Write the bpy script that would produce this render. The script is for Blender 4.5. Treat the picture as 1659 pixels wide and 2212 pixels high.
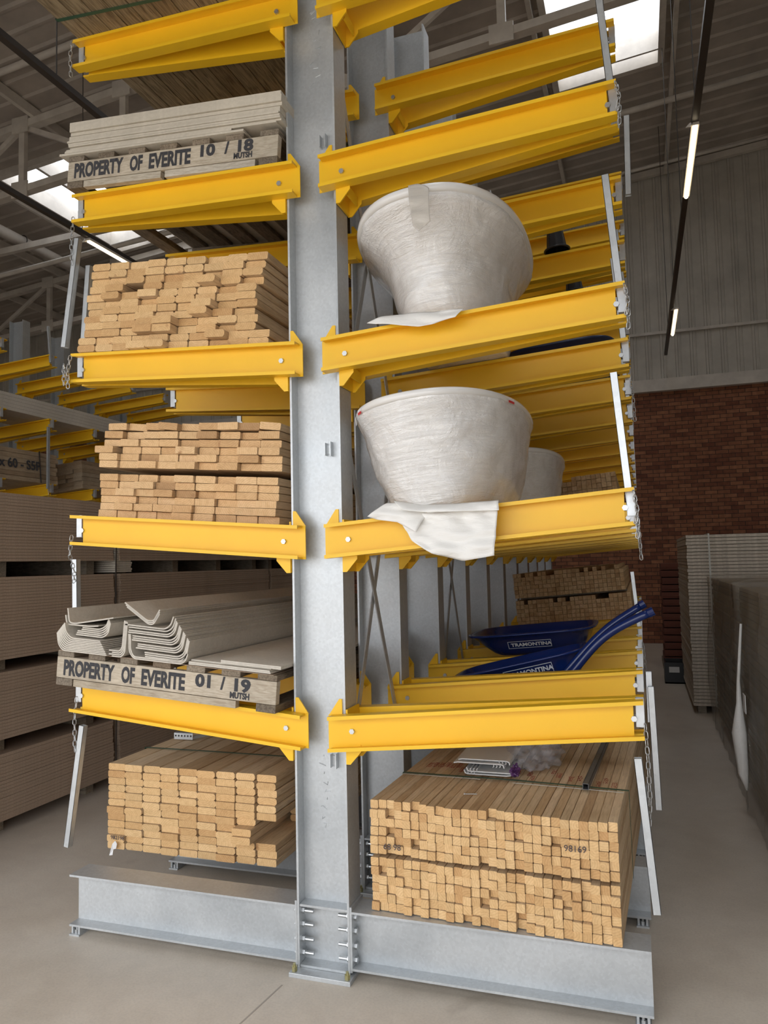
import bpy, math, random
from mathutils import Vector, Matrix, Euler, noise as mnoise
PI = math.pi
random.seed(7)
C = bpy.context.scene.collection
for o in list(bpy.data.objects): bpy.data.objects.remove(o)

# ---------------------------------------------------------------- camera
CF, YAW, PITCH, ROLL = 1643.2, .3232, .0666, -.0222
CAM = Vector((1.4157, -3.2385, 1.8305))
Fv = Vector((-math.sin(YAW)*math.cos(PITCH), math.cos(YAW)*math.cos(PITCH), math.sin(PITCH)))
R0 = Vector((math.cos(YAW), math.sin(YAW), 0)); U0 = R0.cross(Fv)
Rv = R0*math.cos(ROLL)+U0*math.sin(ROLL); Uv = -R0*math.sin(ROLL)+U0*math.cos(ROLL)
cd = bpy.data.cameras.new('camera'); cam = bpy.data.objects.new('camera', cd); C.objects.link(cam)
cd.sensor_fit = 'VERTICAL'; cd.sensor_height = 24.0; cd.lens = CF/2212*24.0
cd.clip_start = .05; cd.clip_end = 200
mw = Matrix((Rv, Uv, -Fv)).transposed().to_4x4(); mw.translation = CAM
cam.matrix_world = mw
bpy.context.scene.camera = cam

# ---------------------------------------------------------------- light, exposure
sc = bpy.context.scene
sc.view_settings.view_transform = 'Standard'; sc.view_settings.look = 'None'
sc.view_settings.gamma = 1; sc.view_settings.use_curve_mapping = False
sc.view_settings.exposure = 0.6
w = bpy.data.worlds.new('sky'); sc.world = w; w.use_nodes = True
nt = w.node_tree; bg = nt.nodes['Background']
bg.inputs[0].default_value = (.95, .965, 1.0, 1); bg.inputs[1].default_value = 2.3
sc.cycles.max_bounces = 10; sc.cycles.diffuse_bounces = 6
# daylight through the open dock front behind the camera, and through the roof lights
DOOR = (-8.0, 3.2, 4.15, -4.8)
pl = bpy.data.lights.new('doorway_portal', 'AREA'); pl.shape = 'RECTANGLE'
pl.size = DOOR[1]-DOOR[0]; pl.size_y = DOOR[2]; pl.cycles.is_portal = True
po = bpy.data.objects.new('doorway_portal', pl); C.objects.link(po)
po.location = ((DOOR[0]+DOOR[1])/2, DOOR[3], DOOR[2]/2); po.rotation_euler = (PI/2, 0, 0)
SK = [(.38, 2.08, 6.7, 9.95), (-9.55, -7.75, 7.45, 11.0), (.38, 2.08, -3.6, 1.6), (-4.9, -3.1, -3.6, 1.6), (-9.55, -7.75, -3.6, 1.6), (4.3, 6.0, -1., 4.)]  # first pair is in view; the rest are unseen skylights added to brighten the hall
for i, q in enumerate(SK):
    pl = bpy.data.lights.new('skylight_portal', 'AREA'); pl.shape = 'RECTANGLE'; pl.size = q[1]-q[0]; pl.size_y = q[3]-q[2]; pl.cycles.is_portal = True
    po = bpy.data.objects.new('skylight_portal', pl); C.objects.link(po); po.location = ((q[0]+q[1])/2, (q[2]+q[3])/2, 10.05+.092*(q[0]+q[1])/2+.16)
    po.rotation_euler = (0, -math.atan(.092), 0)

# ---------------------------------------------------------------- materials
def mat(name, col, rough=.5, metal=0., spec=None):
    m = bpy.data.materials.new(name); m.use_nodes = True
    b = m.node_tree.nodes['Principled BSDF']
    b.inputs['Base Color'].default_value = (*col, 1); b.inputs['Roughness'].default_value = rough
    b.inputs['Metallic'].default_value = metal
    if spec is not None: b.inputs['Specular IOR Level'].default_value = spec
    return m
class N:
    """small node-graph helper"""
    def __init__(s, m): s.m = m; s.t = m.node_tree; s.b = s.t.nodes['Principled BSDF']
    def n(s, typ, **kw):
        nd = s.t.nodes.new(typ)
        for k, v in kw.items():
            if k.startswith('i_'):
                nd.inputs[k[2:].replace('_', ' ')].default_value = v
            else: setattr(nd, k, v)
        return nd
    def l(s, a, b): s.t.links.new(a, b)
    def coord(s, scale=(1, 1, 1), kind='Object', rnd=0):
        tc = s.n('ShaderNodeTexCoord'); mp = s.n('ShaderNodeMapping'); s.l(tc.outputs[kind], mp.inputs['Vector'])
        mp.inputs['Scale'].default_value = scale
        if rnd:
            oi = s.n('ShaderNodeObjectInfo'); vm = s.n('ShaderNodeVectorMath', operation='MULTIPLY')
            cb = s.n('ShaderNodeCombineXYZ')
            for i, f in enumerate((1., 7.3, 3.1)):
                mm = s.n('ShaderNodeMath', operation='MULTIPLY'); s.l(oi.outputs['Random'], mm.inputs[0]); mm.inputs[1].default_value = f*rnd*5
                fr = s.n('ShaderNodeMath', operation='PINGPONG'); s.l(mm.outputs[0], fr.inputs[0]); fr.inputs[1].default_value = rnd
                sb = s.n('ShaderNodeMath', operation='SUBTRACT'); s.l(fr.outputs[0], sb.inputs[0]); sb.inputs[1].default_value = rnd/2
                s.l(sb.outputs[0], cb.inputs[i])
            s.l(cb.outputs[0], mp.inputs['Location'])
        return mp.outputs[0]
    def noise(s, vec, scale=5, detail=3, rough=.5, dist=0):
        nd = s.n('ShaderNodeTexNoise'); s.l(vec, nd.inputs['Vector'])
        nd.inputs['Scale'].default_value = scale; nd.inputs['Detail'].default_value = detail
        nd.inputs['Roughness'].default_value = rough; nd.inputs['Distortion'].default_value = dist
        return nd.outputs['Fac']
    def ramp(s, fac, stops):
        r = s.n('ShaderNodeValToRGB'); s.l(fac, r.inputs[0]); e = r.color_ramp.elements
        while len(e) < len(stops): e.new(.5)
        for i, (p, c) in enumerate(stops):
            e[i].position = p; e[i].color = (*c, 1) if len(c) == 3 else c
        return r.outputs[0]
    def mix(s, a, b, fac, mode='MIX'):
        x = s.n('ShaderNodeMix', data_type='RGBA', blend_type=mode)
        for sock, v in ((x.inputs[6], a), (x.inputs[7], b), (x.inputs[0], fac)):
            if isinstance(v, (int, float)): sock.default_value = v
            elif isinstance(v, tuple): sock.default_value = (*v, 1)
            else: s.l(v, sock)
        return x.outputs[2]
    def bump(s, h, strength=.3, dist=.01):
        b = s.n('ShaderNodeBump'); s.l(h, b.inputs['Height']); b.inputs['Strength'].default_value = strength
        b.inputs['Distance'].default_value = dist; s.l(b.outputs[0], s.b.inputs['Normal'])
    def col(s, c): s.l(c, s.b.inputs['Base Color'])

def m_paint(name, col, rough=.38, var=.08):
    m = mat(name, col, rough); g = N(m)
    f = g.noise(g.coord(), 3, 4); d = tuple(c*(1-2*var) for c in col)
    g.col(g.ramp(f, [(.3, d), (.7, col)]))
    g.bump(g.noise(g.coord(), 60, 2), .05, .002)
    return m
YEL = m_paint('yellow_paint', (.90, .54, .014), .42, .03)
BLUE = m_paint('blue_paint', (.006, .022, .13), .22, .1)
def m_galv(name, base=.56, metal=.45, rough=.42, sp=90):
    m = mat(name, (base, base, base), rough, metal); g = N(m)
    v = g.n('ShaderNodeTexVoronoi'); g.l(g.coord(), v.inputs['Vector']); v.inputs['Scale'].default_value = sp
    f = g.noise(g.coord(), 2.2, 5, .6)
    c1 = g.ramp(v.outputs['Color'], [(0, (base*.92, base*.955, base*.975)), (1, (base*1.05, base*1.095, base*1.12))])
    c2 = g.ramp(f, [(.3, (.8, .82, .84)), (.62, (1, 1, 1))])
    g.col(g.mix(c1, c2, 1., 'MULTIPLY'))
    g.l(g.ramp(f, [(.3, (rough-.1,)*3), (.7, (rough+.12,)*3)]), g.b.inputs['Roughness'])
    g.bump(g.noise(g.coord(), 40, 3), .06, .003)
    return m
GALV = m_galv('galvanised_steel'); ZINC = m_galv('bright_zinc', .60, .5, .34, 40)
BOLT = mat('zinc_bolt', (.55, .57, .58), .38, .85)
BRASS = mat('yellow_passivated_bolt', (.45, .42, .22), .35, .8)
def m_wood(name, light, dark, grain=(3, 1, 3), ring=False, island=False, spread=.5, rough=.7, gscale=9, dirt=0.):
    m = mat(name, light, rough); g = N(m)
    vec = g.coord((1, 1, 1), rnd=.16 if ring else 3.0)
    if island: vec = g.coord((1, 1, 1))
    if ring:
        wv = g.n('ShaderNodeTexWave', wave_type='RINGS', rings_direction='Y'); g.l(vec, wv.inputs['Vector'])
        wv.inputs['Scale'].default_value = 30; wv.inputs['Distortion'].default_value = 1.2; wv.inputs['Detail'].default_value = 2
        f = wv.outputs['Fac']; cc = g.ramp(f, [(.25, light), (.95, tuple(a*.78+b*.22 for a, b in zip(light, dark)))])
        sp = g.noise(vec, 55, 3, .7); cc = g.mix(cc, g.ramp(sp, [(.3, (.86, .82, .76)), (.6, (1, 1, 1))]), 1., 'MULTIPLY')
        kn = g.noise(vec, 11, 2, .5); cc = g.mix(cc, g.ramp(kn, [(.70, (1, 1, 1)), (.78, (.52, .36, .25))]), .8, 'MULTIPLY')
    else:
        mp = g.n('ShaderNodeMapping'); g.l(vec, mp.inputs['Vector']); mp.inputs['Scale'].default_value = grain
        f = g.noise(mp.outputs[0], gscale, 4, .6, .6); cc = g.ramp(f, [(.32, dark), (.6, light)])
    if island: src = g.n('ShaderNodeNewGeometry').outputs['Random Per Island']
    else: src = g.n('ShaderNodeObjectInfo').outputs['Random']
    lo = 1-spread*.5
    t = g.ramp(src, [(0, (lo*.90, lo*.78, lo*.66)), (.10, (.80, .72, .62)), (.3, (.90, .86, .80)), (.5, (1, .99, .96)), (.7, (.92, .85, .76)), (.85, (1.04, 1.04, 1.04)), (1, (.86, .84, .80))])
    cc = g.mix(cc, t, 1., 'MULTIPLY')
    if dirt:
        cc = g.mix(cc, g.ramp(g.noise(g.coord(), 2.2, 5, .65), [(.35, (1-dirt,)*3), (.62, (1, 1, 1))]), 1., 'MULTIPLY')
    g.col(cc); g.bump(f, .15, .002)
    return m
PINE = m_wood('pine_side', (.76, .59, .39), (.58, .43, .27), (14, 1, 14), dirt=.1)
PEND = m_wood('pine_end_grain', (.76, .52, .265), (.45, .25, .09), ring=True, spread=.28)
PEND2 = m_wood('pine_end_grain_mixed', (.76, .52, .28), (.42, .22, .10), ring=True, spread=.75)
OLDW = m_wood('weathered_pallet_wood', (.40, .35, .28), (.20, .16, .12), (2, 14, 14), dirt=.45)
OLDY = m_wood('weathered_pallet_wood_lengthwise', (.30, .25, .19), (.13, .10, .07), (14, 2, 14), dirt=.45)
BEARW = m_wood('limewashed_pallet_board', (.60, .55, .46), (.42, .36, .28), (2, 14, 14), dirt=.3)
DECKW = m_wood('old_grey_brown_planks', (.34, .27, .17), (.12, .085, .045), (12, .9, 12), dirt=.3, gscale=7)
FARB = m_wood('stacked_batten_ends', (.70, .50, .28), (.5, .32, .16), (4, 4, 4), island=True, spread=.6)
def m_sheet(name, a, b, rough=.8, sc_=30, bs=.1):
    m = mat(name, a, rough); g = N(m)
    f = g.noise(g.coord(), sc_, 4, .7); f2 = g.noise(g.coord(), 1.5, 4, .6)
    g.col(g.mix(g.ramp(f, [(.3, b), (.7, a)]), g.ramp(f2, [(.3, (.8, .8, .8)), (.65, (1, 1, 1))]), 1., 'MULTIPLY'))
    g.bump(f, bs, .002); return m
FIBC = m_sheet('fibre_cement', (.66, .61, .53), (.56, .515, .44), .75, 60)
WBRD = m_sheet('pale_ceiling_board', (.66, .60, .50), (.56, .51, .42), .7, 40)
MDF = m_sheet('brown_fibreboard', (.48, .365, .27), (.34, .25, .18), .85, 90)
PLYE = m_sheet('pale_sheet_edges', (.74, .66, .55), (.48, .42, .34), .85, 25)
WPNT = m_sheet('light_grey_painted_steel', (.72, .67, .60), (.64, .59, .53), .5, 3)
ROOFM = m_sheet('roof_sheet_underside', (.50, .445, .39), (.45, .40, .35), .55, 1.5, 0)
CLADM = m_sheet('cladding_sheet', (.62, .585, .52), (.55, .52, .46), .5, 2, 0)
DARK = mat('black_plastic', (.012, .012, .014), .35)
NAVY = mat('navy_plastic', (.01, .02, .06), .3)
TRACK = mat('dark_track', (.045, .036, .03), .45)
WHITE = mat('white_label', (.8, .8, .8), .6); RED = mat('red_label', (.6, .03, .03), .6)
REDINK = mat('red_ink', (.33, .05, .035), .8); INK = mat('black_stencil_ink', (.045, .045, .05), .85)
PENCIL = mat('marker_ink', (.06, .05, .06), .8)
PVC = mat('white_pvc', (.72, .73, .73), .35)
GREEN = mat('green_strap', (.03, .085, .05), .5); STRAPW = mat('pale_strap', (.55, .55, .5), .5)
PURPLE = mat('purple_plastic', (.09, .03, .12), .4)
LOGO = mat('pale_logo', (.55, .6, .68), .5)
TUBM = mat('white_acrylic', (.78, .77, .75), .18)
def m_wrap():
    m = mat('stretch_wrap', (.82, .81, .80), .22); g = N(m)
    v = g.coord((3, 3, 26)); a = g.noise(v, 2.2, 5, .65, 1.6); b = g.noise(g.coord((1, 1, 1)), 6, 5, .7, 2.2)
    mx = g.n('ShaderNodeMath', operation='ADD'); g.l(a, mx.inputs[0]); g.l(b, mx.inputs[1])
    g.bump(mx.outputs[0], .6, .022)
    g.col(g.ramp(b, [(.25, (.80, .78, .75)), (.5, (.89, .88, .865)), (.75, (.93, .93, .93))]))
    g.b.inputs['Coat Weight'].default_value = .7; g.b.inputs['Coat Roughness'].default_value = .12
    return m
WRAP = m_wrap()
def m_film(name, col, alpha, rough=.25):
    m = mat(name, col, rough); g = N(m); g.b.inputs['Alpha'].default_value = alpha
    g.bump(g.noise(g.coord((1, 1, 3)), 12, 4, .6, 1.5), .5, .008); return m
FILM = m_film('milky_film', (.88, .87, .84), .93, .45); CLEAR = m_film('clear_bag', (.6, .58, .6), .34, .12)
HAZEW = m_film('grubby_shrink_wrap', (.40, .37, .32), .42, .22)
def m_floor():
    m = mat('concrete_floor', (.4, .37, .33), .5); g = N(m); v = g.coord(kind='Object')
    a = g.noise(v, .7, 6, .6, .5); b = g.noise(v, 6, 6, .7); c = g.noise(v, 90, 2)
    cc = g.ramp(a, [(.25, (.55, .485, .40)), (.5, (.64, .575, .49)), (.75, (.72, .66, .58))])
    cc = g.mix(cc, g.ramp(b, [(.25, (.84, .83, .82)), (.6, (1, 1, 1))]), .8, 'MULTIPLY')
    cc = g.mix(cc, g.ramp(c, [(.3, (.92, .92, .92)), (.6, (1, 1, 1))]), 1., 'MULTIPLY')
    st = g.noise(v, 2.3, 3, .5, 1.0); cc = g.mix(cc, g.ramp(st, [(.66, (1, 1, 1)), (.8, (.8, .78, .76))]), 1., 'MULTIPLY')
    g.col(cc); g.l(g.ramp(b, [(.3, (.38,)*3), (.7, (.62,)*3)]), g.b.inputs['Roughness']); g.bump(b, .08, .004)
    return m
def m_brick():
    m = mat('face_brick', (.2, .08, .04), .85); g = N(m)
    tc = g.n('ShaderNodeTexCoord'); sp = g.n('ShaderNodeSeparateXYZ'); g.l(tc.outputs['Object'], sp.inputs[0])
    cb = g.n('ShaderNodeCombineXYZ'); g.l(sp.outputs[0], cb.inputs[0]); g.l(sp.outputs[2], cb.inputs[1])
    bt = g.n('ShaderNodeTexBrick'); g.l(cb.outputs[0], bt.inputs['Vector'])
    for k, v in (('Scale', 1.), ('Mortar Size', .006), ('Brick Width', .25), ('Row Height', .084), ('Bias', -.1)): bt.inputs[k].default_value = v
    bt.inputs['Color1'].default_value = (.36, .15, .075, 1); bt.inputs['Color2'].default_value = (.17, .055, .03, 1); bt.inputs['Mortar'].default_value = (.06, .035, .025, 1)
    g.col(g.mix(bt.outputs['Color'], g.ramp(g.noise(cb.outputs[0], 9, 3), [(.3, (.6, .6, .6)), (.7, (1.1, 1.1, 1.1))]), .7, 'MULTIPLY'))
    g.bump(bt.outputs['Fac'], -.4, .01); return m
def m_emit(name, col, s):
    m = mat(name, col, .5); b = m.node_tree.nodes['Principled BSDF']
    b.inputs['Emission Color'].default_value = (*col, 1); b.inputs['Emission Strength'].default_value = s; return m
LED = m_emit('led_diffuser', (1, .84, .58), 5)
def m_glass():
    m = bpy.data.materials.new('skylight_glazing'); m.use_nodes = True; t = m.node_tree; t.nodes.clear()
    o = t.nodes.new('ShaderNodeOutputMaterial'); a = t.nodes.new('ShaderNodeBsdfTransparent'); b = t.nodes.new('ShaderNodeBsdfGlossy')
    x = t.nodes.new('ShaderNodeMixShader'); x.inputs[0].default_value = .06; a.inputs[0].default_value = (.93, .95, .97, 1)
    b.inputs['Roughness'].default_value = .1
    t.links.new(a.outputs[0], x.inputs[1]); t.links.new(b.outputs[0], x.inputs[2]); t.links.new(x.outputs[0], o.inputs[0]); return m
GLASS = m_glass()

# ---------------------------------------------------------------- mesh helpers
class MB:
    def __init__(s): s.v = []; s.f = []; s.mi = []
    def add(s, vs, fs, mi=0):
        k = len(s.v); s.v += [tuple(v) for v in vs]
        for f in fs: s.f.append(tuple(i+k for i in f)); s.mi.append(mi)
        return s
    def box(s, x0, x1, y0, y1, z0, z1, mi=0):
        vs = [(x, y, z) for x in (x0, x1) for y in (y0, y1) for z in (z0, z1)]
        return s.add(vs, [(0, 1, 3, 2), (4, 6, 7, 5), (0, 4, 5, 1), (2, 3, 7, 6), (0, 2, 6, 4), (1, 5, 7, 3)], mi)
    def prism(s, poly, ax, a0, a1, mi=0, mi_end=None):
        """poly in the two other axes (cyclic order x,y,z without ax), extruded on ax from a0 to a1"""
        n = len(poly)
        def P(p, a):
            r = [p[0], p[1]]; r.insert(ax, a); return tuple(r)
        vs = [P(p, a0) for p in poly]+[P(p, a1) for p in poly]
        k = len(s.v); s.v += vs
        for i in range(n): s.f.append((k+i, k+(i+1) % n, k+n+(i+1) % n, k+n+i)); s.mi.append(mi)
        s.f.append(tuple(k+i for i in range(n-1, -1, -1))); s.mi.append(mi if mi_end is None else mi_end)
        s.f.append(tuple(k+n+i for i in range(n))); s.mi.append(mi if mi_end is None else mi_end)
        return s
    def tube(s, pts, r, n=8, closed=False, mi=0, cap=True, flat=None):
        pts = [Vector(p) for p in pts]; m = len(pts); k = len(s.v)
        prev = None
        for i, p in enumerate(pts):
            if closed: t = pts[(i+1) % m]-pts[i-1]
            else: t = pts[min(i+1, m-1)]-pts[max(i-1, 0)]
            t.normalize()
            if prev is None:
                a = Vector((0, 0, 1)) if abs(t.z) < .9 else Vector((1, 0, 0)); u = t.cross(a).normalized()
            else: u = (prev-t*prev.dot(t)).normalized()
            prev = u; v = t.cross(u)
            rr = r[i] if isinstance(r, (list, tuple)) else r
            for j in range(n):
                a = 2*PI*j/n + (PI/4 if n == 4 else 0); s.v.append(tuple(p+u*math.cos(a)*rr+v*math.sin(a)*rr))
        for i in range(m if closed else m-1):
            for j in range(n):
                a = k+i*n+j; b = k+i*n+(j+1) % n; c = k+((i+1) % m)*n+(j+1) % n; d = k+((i+1) % m)*n+j
                s.f.append((a, b, c, d)); s.mi.append(mi)
        if not closed and cap:
            s.f.append(tuple(k+j for j in range(n-1, -1, -1))); s.mi.append(mi)
            s.f.append(tuple(k+(m-1)*n+j for j in range(n))); s.mi.append(mi)
        return s
    def ribbon(s, pts, th, ax, a0, a1, mi=0):
        """open polyline given a thickness, extruded along axis ax"""
        L = []; Rr = []
        P = [Vector(p) for p in pts]
        for i, p in enumerate(P):
            t = P[min(i+1, len(P)-1)]-P[max(i-1, 0)]; t.normalize(); nn = Vector((-t.y, t.x))
            L.append(tuple(p+nn*th/2)); Rr.append(tuple(p-nn*th/2))
        n = len(P)
        for i in range(n-1):
            pass
        poly = L+Rr[::-1]
        k = len(s.v)
        def PP(p, a):
            r = [p[0], p[1]]; r.insert(ax, a); return tuple(r)
        s.v += [PP(p, a0) for p in poly]+[PP(p, a1) for p in poly]; N2 = len(poly)
        for i in range(N2): s.f.append((k+i, k+(i+1) % N2, k+N2+(i+1) % N2, k+N2+i)); s.mi.append(mi)
        for i in range(n-1):
            s.f.append((k+i, k+i+1, k+N2-2-i, k+N2-1-i)); s.mi.append(mi)
            s.f.append((k+N2+i, k+N2+N2-1-i, k+N2+N2-2-i, k+N2+i+1)); s.mi.append(mi)
        return s
    def xf(s, M):
        s.v = [tuple(M @ Vector(v)) for v in s.v]; return s
    def mirx(s):
        s.v = [(-x, y, z) for x, y, z in s.v]; s.f = [tuple(reversed(f)) for f in s.f]; return s
    def obj(s, name, mats, parent=None, loc=None, rot=None, smooth=False, bevel=0, M=None):
        me = bpy.data.meshes.new(name); me.from_pydata(s.v, [], s.f)
        if not isinstance(mats, (list, tuple)): mats = [mats]
        for m in mats: me.materials.append(m)
        if len(mats) > 1: me.polygons.foreach_set('material_index', s.mi)
        import bmesh
        bm = bmesh.new(); bm.from_mesh(me); bmesh.ops.recalc_face_normals(bm, faces=bm.faces); bm.to_mesh(me); bm.free()
        if smooth: me.polygons.foreach_set('use_smooth', [True]*len(me.polygons))
        o = bpy.data.objects.new(name, me); C.objects.link(o)
        if parent: o.parent = parent
        if M is not None: o.matrix_basis = M
        if loc: o.location = loc
        if rot: o.rotation_euler = rot
        if bevel:
            b = o.modifiers.new('bevel', 'BEVEL'); b.width = bevel; b.segments = 2; b.limit_method = 'ANGLE'
        return o
def tag(o, label=None, cat=None, group=None, kind=None):
    if label: o['label'] = label
    if cat: o['category'] = cat
    if group: o['group'] = group
    if kind: o['kind'] = kind
    return o
def struct(o): o['kind'] = 'structure'; return o
def empty(name, loc, rot=(0, 0, 0)):
    o = bpy.data.objects.new(name, None); C.objects.link(o); o.location = loc; o.rotation_euler = rot
    o.empty_display_size = .1; return o
def copy_tree(o, parent=None):
    c = o.copy(); C.objects.link(c)
    if parent: c.parent = parent
    for ch in o.children: copy_tree(ch, c)
    return c
def text(s, size, m, parent, M, name='lettering', ext=.0006, off=0., sx=1.):
    cu = bpy.data.curves.new('t', 'FONT'); cu.body = s; cu.size = size; cu.extrude = ext; cu.offset = off; cu.resolution_u = 3
    to = bpy.data.objects.new('t', cu); C.objects.link(to); dg = bpy.context.evaluated_depsgraph_get(); dg.update()
    me = bpy.data.meshes.new_from_object(to.evaluated_get(dg)); bpy.data.objects.remove(to)
    me.materials.clear(); me.materials.append(m)
    o = bpy.data.objects.new(name, me); C.objects.link(o)
    if parent: o.parent = parent
    o.matrix_basis = M @ Matrix.Diagonal((sx, 1, 1, 1)); return o
FRONT = Matrix.Rotation(PI/2, 4, 'X')      # text facing -Y
def MT(x, y, z): return Matrix.Translation((x, y, z))
OW = ['first', 'second', 'third', 'fourth', 'fifth', 'sixth', 'seventh', 'eighth', 'ninth', 'tenth', 'eleventh', 'twelfth', 'thirteenth',
      'fourteenth', 'fifteenth', 'sixteenth', 'seventeenth', 'eighteenth', 'nineteenth', 'twentieth', 'twenty-first', 'twenty-second',
      'twenty-third', 'twenty-fourth', 'twenty-fifth', 'twenty-sixth', 'twenty-seventh', 'twenty-eighth', 'twenty-ninth', 'thirtieth',
      'thirty-first', 'thirty-second', 'thirty-third', 'thirty-fourth', 'thirty-fifth', 'thirty-sixth', 'thirty-seventh', 'thirty-eighth',
      'thirty-ninth', 'fortieth', 'forty-first', 'forty-second', 'forty-third', 'forty-fourth', 'forty-fifth', 'forty-sixth', 'forty-seventh',
      'forty-eighth', 'forty-ninth', 'fiftieth']
def un(u, v, ax, c):
    """point of the photo seen on the plane axis=c, used only to read dimensions off the reference"""
    d = Fv+Rv*((u-829.5)/CF)-Uv*((v-1106)/CF); t = (c-CAM[ax])/d[ax]; return CAM+d*t

# ---------------------------------------------------------------- the hall
RZ = lambda x: 10.05+.092*x
X0, X1, Y0, Y1 = -17., 7., -4.8, 14.
fl = MB().box(X0-6, X1+6, -30, Y1+.3, -.3, 0).obj('floor', m_floor()); struct(fl)
jt = MB()
jt.box(.02, .028, -6, .0, -.001, .0012); jt.box(-6.0, -5.992, -6, 14, -.001, .0012)
M_ = Matrix.Translation((-.15, -.12, 0)) @ Matrix.Rotation(-.12, 4, 'Z')
j2 = MB().box(0, .007, -3, 0, -.001, .0012).xf(M_); struct(j2.obj('trim_1', mat('floor_joint', (.40, .36, .31), .9)))
rf = MB()
def slab(x0, x1, y0, y1):
    rf.add([(x, y, RZ(x)+dz) for x in (x0, x1) for y in (y0, y1) for dz in (0, .06)],
           [(0, 1, 3, 2), (4, 6, 7, 5), (0, 4, 5, 1), (2, 3, 7, 6), (0, 2, 6, 4), (1, 5, 7, 3)])
ex = sorted({X0, X1}|{q[0] for q in SK}|{q[1] for q in SK}); ey = sorted({Y0, Y1+.1}|{q[2] for q in SK}|{q[3] for q in SK})
for xa_, xb_ in zip(ex, ex[1:]):
    for ya_, yb_ in zip(ey, ey[1:]):
        mx_, my_ = (xa_+xb_)/2, (ya_+yb_)/2
        if not any(q[0] < mx_ < q[1] and q[2] < my_ < q[3] for q in SK): slab(xa_, xb_, ya_, yb_)
def rib(x0, x1, y):
    a = [(y-.05, 0), (y-.02, -.035), (y+.02, -.035), (y+.05, 0)]
    rf.add([(x, p[0], RZ(x)+p[1]) for x in (x0, x1) for p in a], [(0, 1, 5, 4), (1, 2, 6, 5), (2, 3, 7, 6), (0, 3, 2, 1), (4, 5, 6, 7)])
y = -4.6
while y < 14:
    segs = [(X0, X1)]
    for s in SK:
        if s[2]-.05 < y < s[3]+.05:
            segs = [q for a, b in segs for q in (((a, s[0]), (s[1], b)) if a < s[0] and s[1] < b+1e-6 else ((a, b),))]
    for a, b in segs:
        if b > a: rib(a, b, y)
    y += .38
struct(rf.obj('ceiling', ROOFM))
for i, s in enumerate(SK):  # frames and panes, for the added out-of-view skylights too
    e = empty('window_%d' % (i+1), ((s[0]+s[1])/2, (s[2]+s[3])/2, RZ((s[0]+s[1])/2))); struct(e)
    ox, oy, oz = e.location
    f = MB()
    for (a, b, c, d) in ((s[0]-.06, s[0]+.04, s[2], s[3]), (s[1]-.04, s[1]+.06, s[2], s[3]), (s[0], s[1], s[2]-.06, s[2]+.05), (s[0], s[1], s[3]-.05, s[3]+.06),
                         (s[0], s[1], s[3]-.42, s[3]-.38)) + (((-8.72, -8.66, s[2], s[3]),) if i == 1 else ()):
        f.add([(x-ox, y-oy, RZ(x)-oz+dz) for x in (a, b) for y in (c, d) for dz in (-.12, .2)],
              [(0, 1, 3, 2), (4, 6, 7, 5), (0, 4, 5, 1), (2, 3, 7, 6), (0, 2, 6, 4), (1, 5, 7, 3)])
    f.obj('window_frame', WPNT, e)
    g = MB().add([(x-ox, y-oy, RZ(x)-oz+.1) for x, y in ((s[0], s[2]), (s[1], s[2]), (s[1], s[3]), (s[0], s[3]))], [(0, 1, 2, 3)])
    g.obj('pane', GLASS, e)
# walls
struct(MB().box(X0, X1, Y1, Y1+.25, 0, 5.36).obj('wall_back', m_brick()))
cl = MB(); p = []
x = X0
while x < X1:
    for dx, dy in ((0, 0), (.10, 0), (.115, -.03), (.155, -.03), (.17, 0), (.20, 0), (.21, -.012), (.225, -.012), (.235, 0)):
        if x+dx < X1: p.append((x+dx, Y1-.02+dy))
    x += .30
vs = [(a, b, 5.6) for a, b in p]+[(a, b, RZ(a)) for a, b in p]; n = len(p)
cl.add(vs, [(i, i+1, n+i+1, n+i) for i in range(n-1)])
struct(cl.obj('wall_back_cladding', CLADM))
struct(MB().box(X0, X1, Y1-.16, Y1+.2, 5.36, 5.62).obj('trim_2', WPNT))
struct(MB().box(X0, X1, Y1-.12, Y1-.07, 6.6, 6.66).obj('trim_3', WPNT))
tr = MB(); tr.add([(x, y, RZ(x)+dz) for x in (X0, X1) for y in (Y1-.2, Y1-.1) for dz in (-.16, -.02)],
                  [(0, 1, 3, 2), (4, 6, 7, 5), (0, 4, 5, 1), (2, 3, 7, 6), (0, 2, 6, 4), (1, 5, 7, 3)])
struct(tr.obj('trim_4', WPNT))
struct(MB().box(X0-.2, X0, Y0, Y1, 0, 10.4).obj('wall_left', CLADM))
struct(MB().box(X1, X1+.2, Y0, Y1, 0, 10.9).obj('wall_right', CLADM))
fw = MB().box(X0, DOOR[0], Y0-.2, Y0, 0, 10.7).box(DOOR[1], X1, Y0-.2, Y0, 0, 10.7).box(DOOR[0], DOOR[1], Y0-.2, Y0, DOOR[2], 10.4)
struct(fw.obj('wall_front', CLADM))
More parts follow.
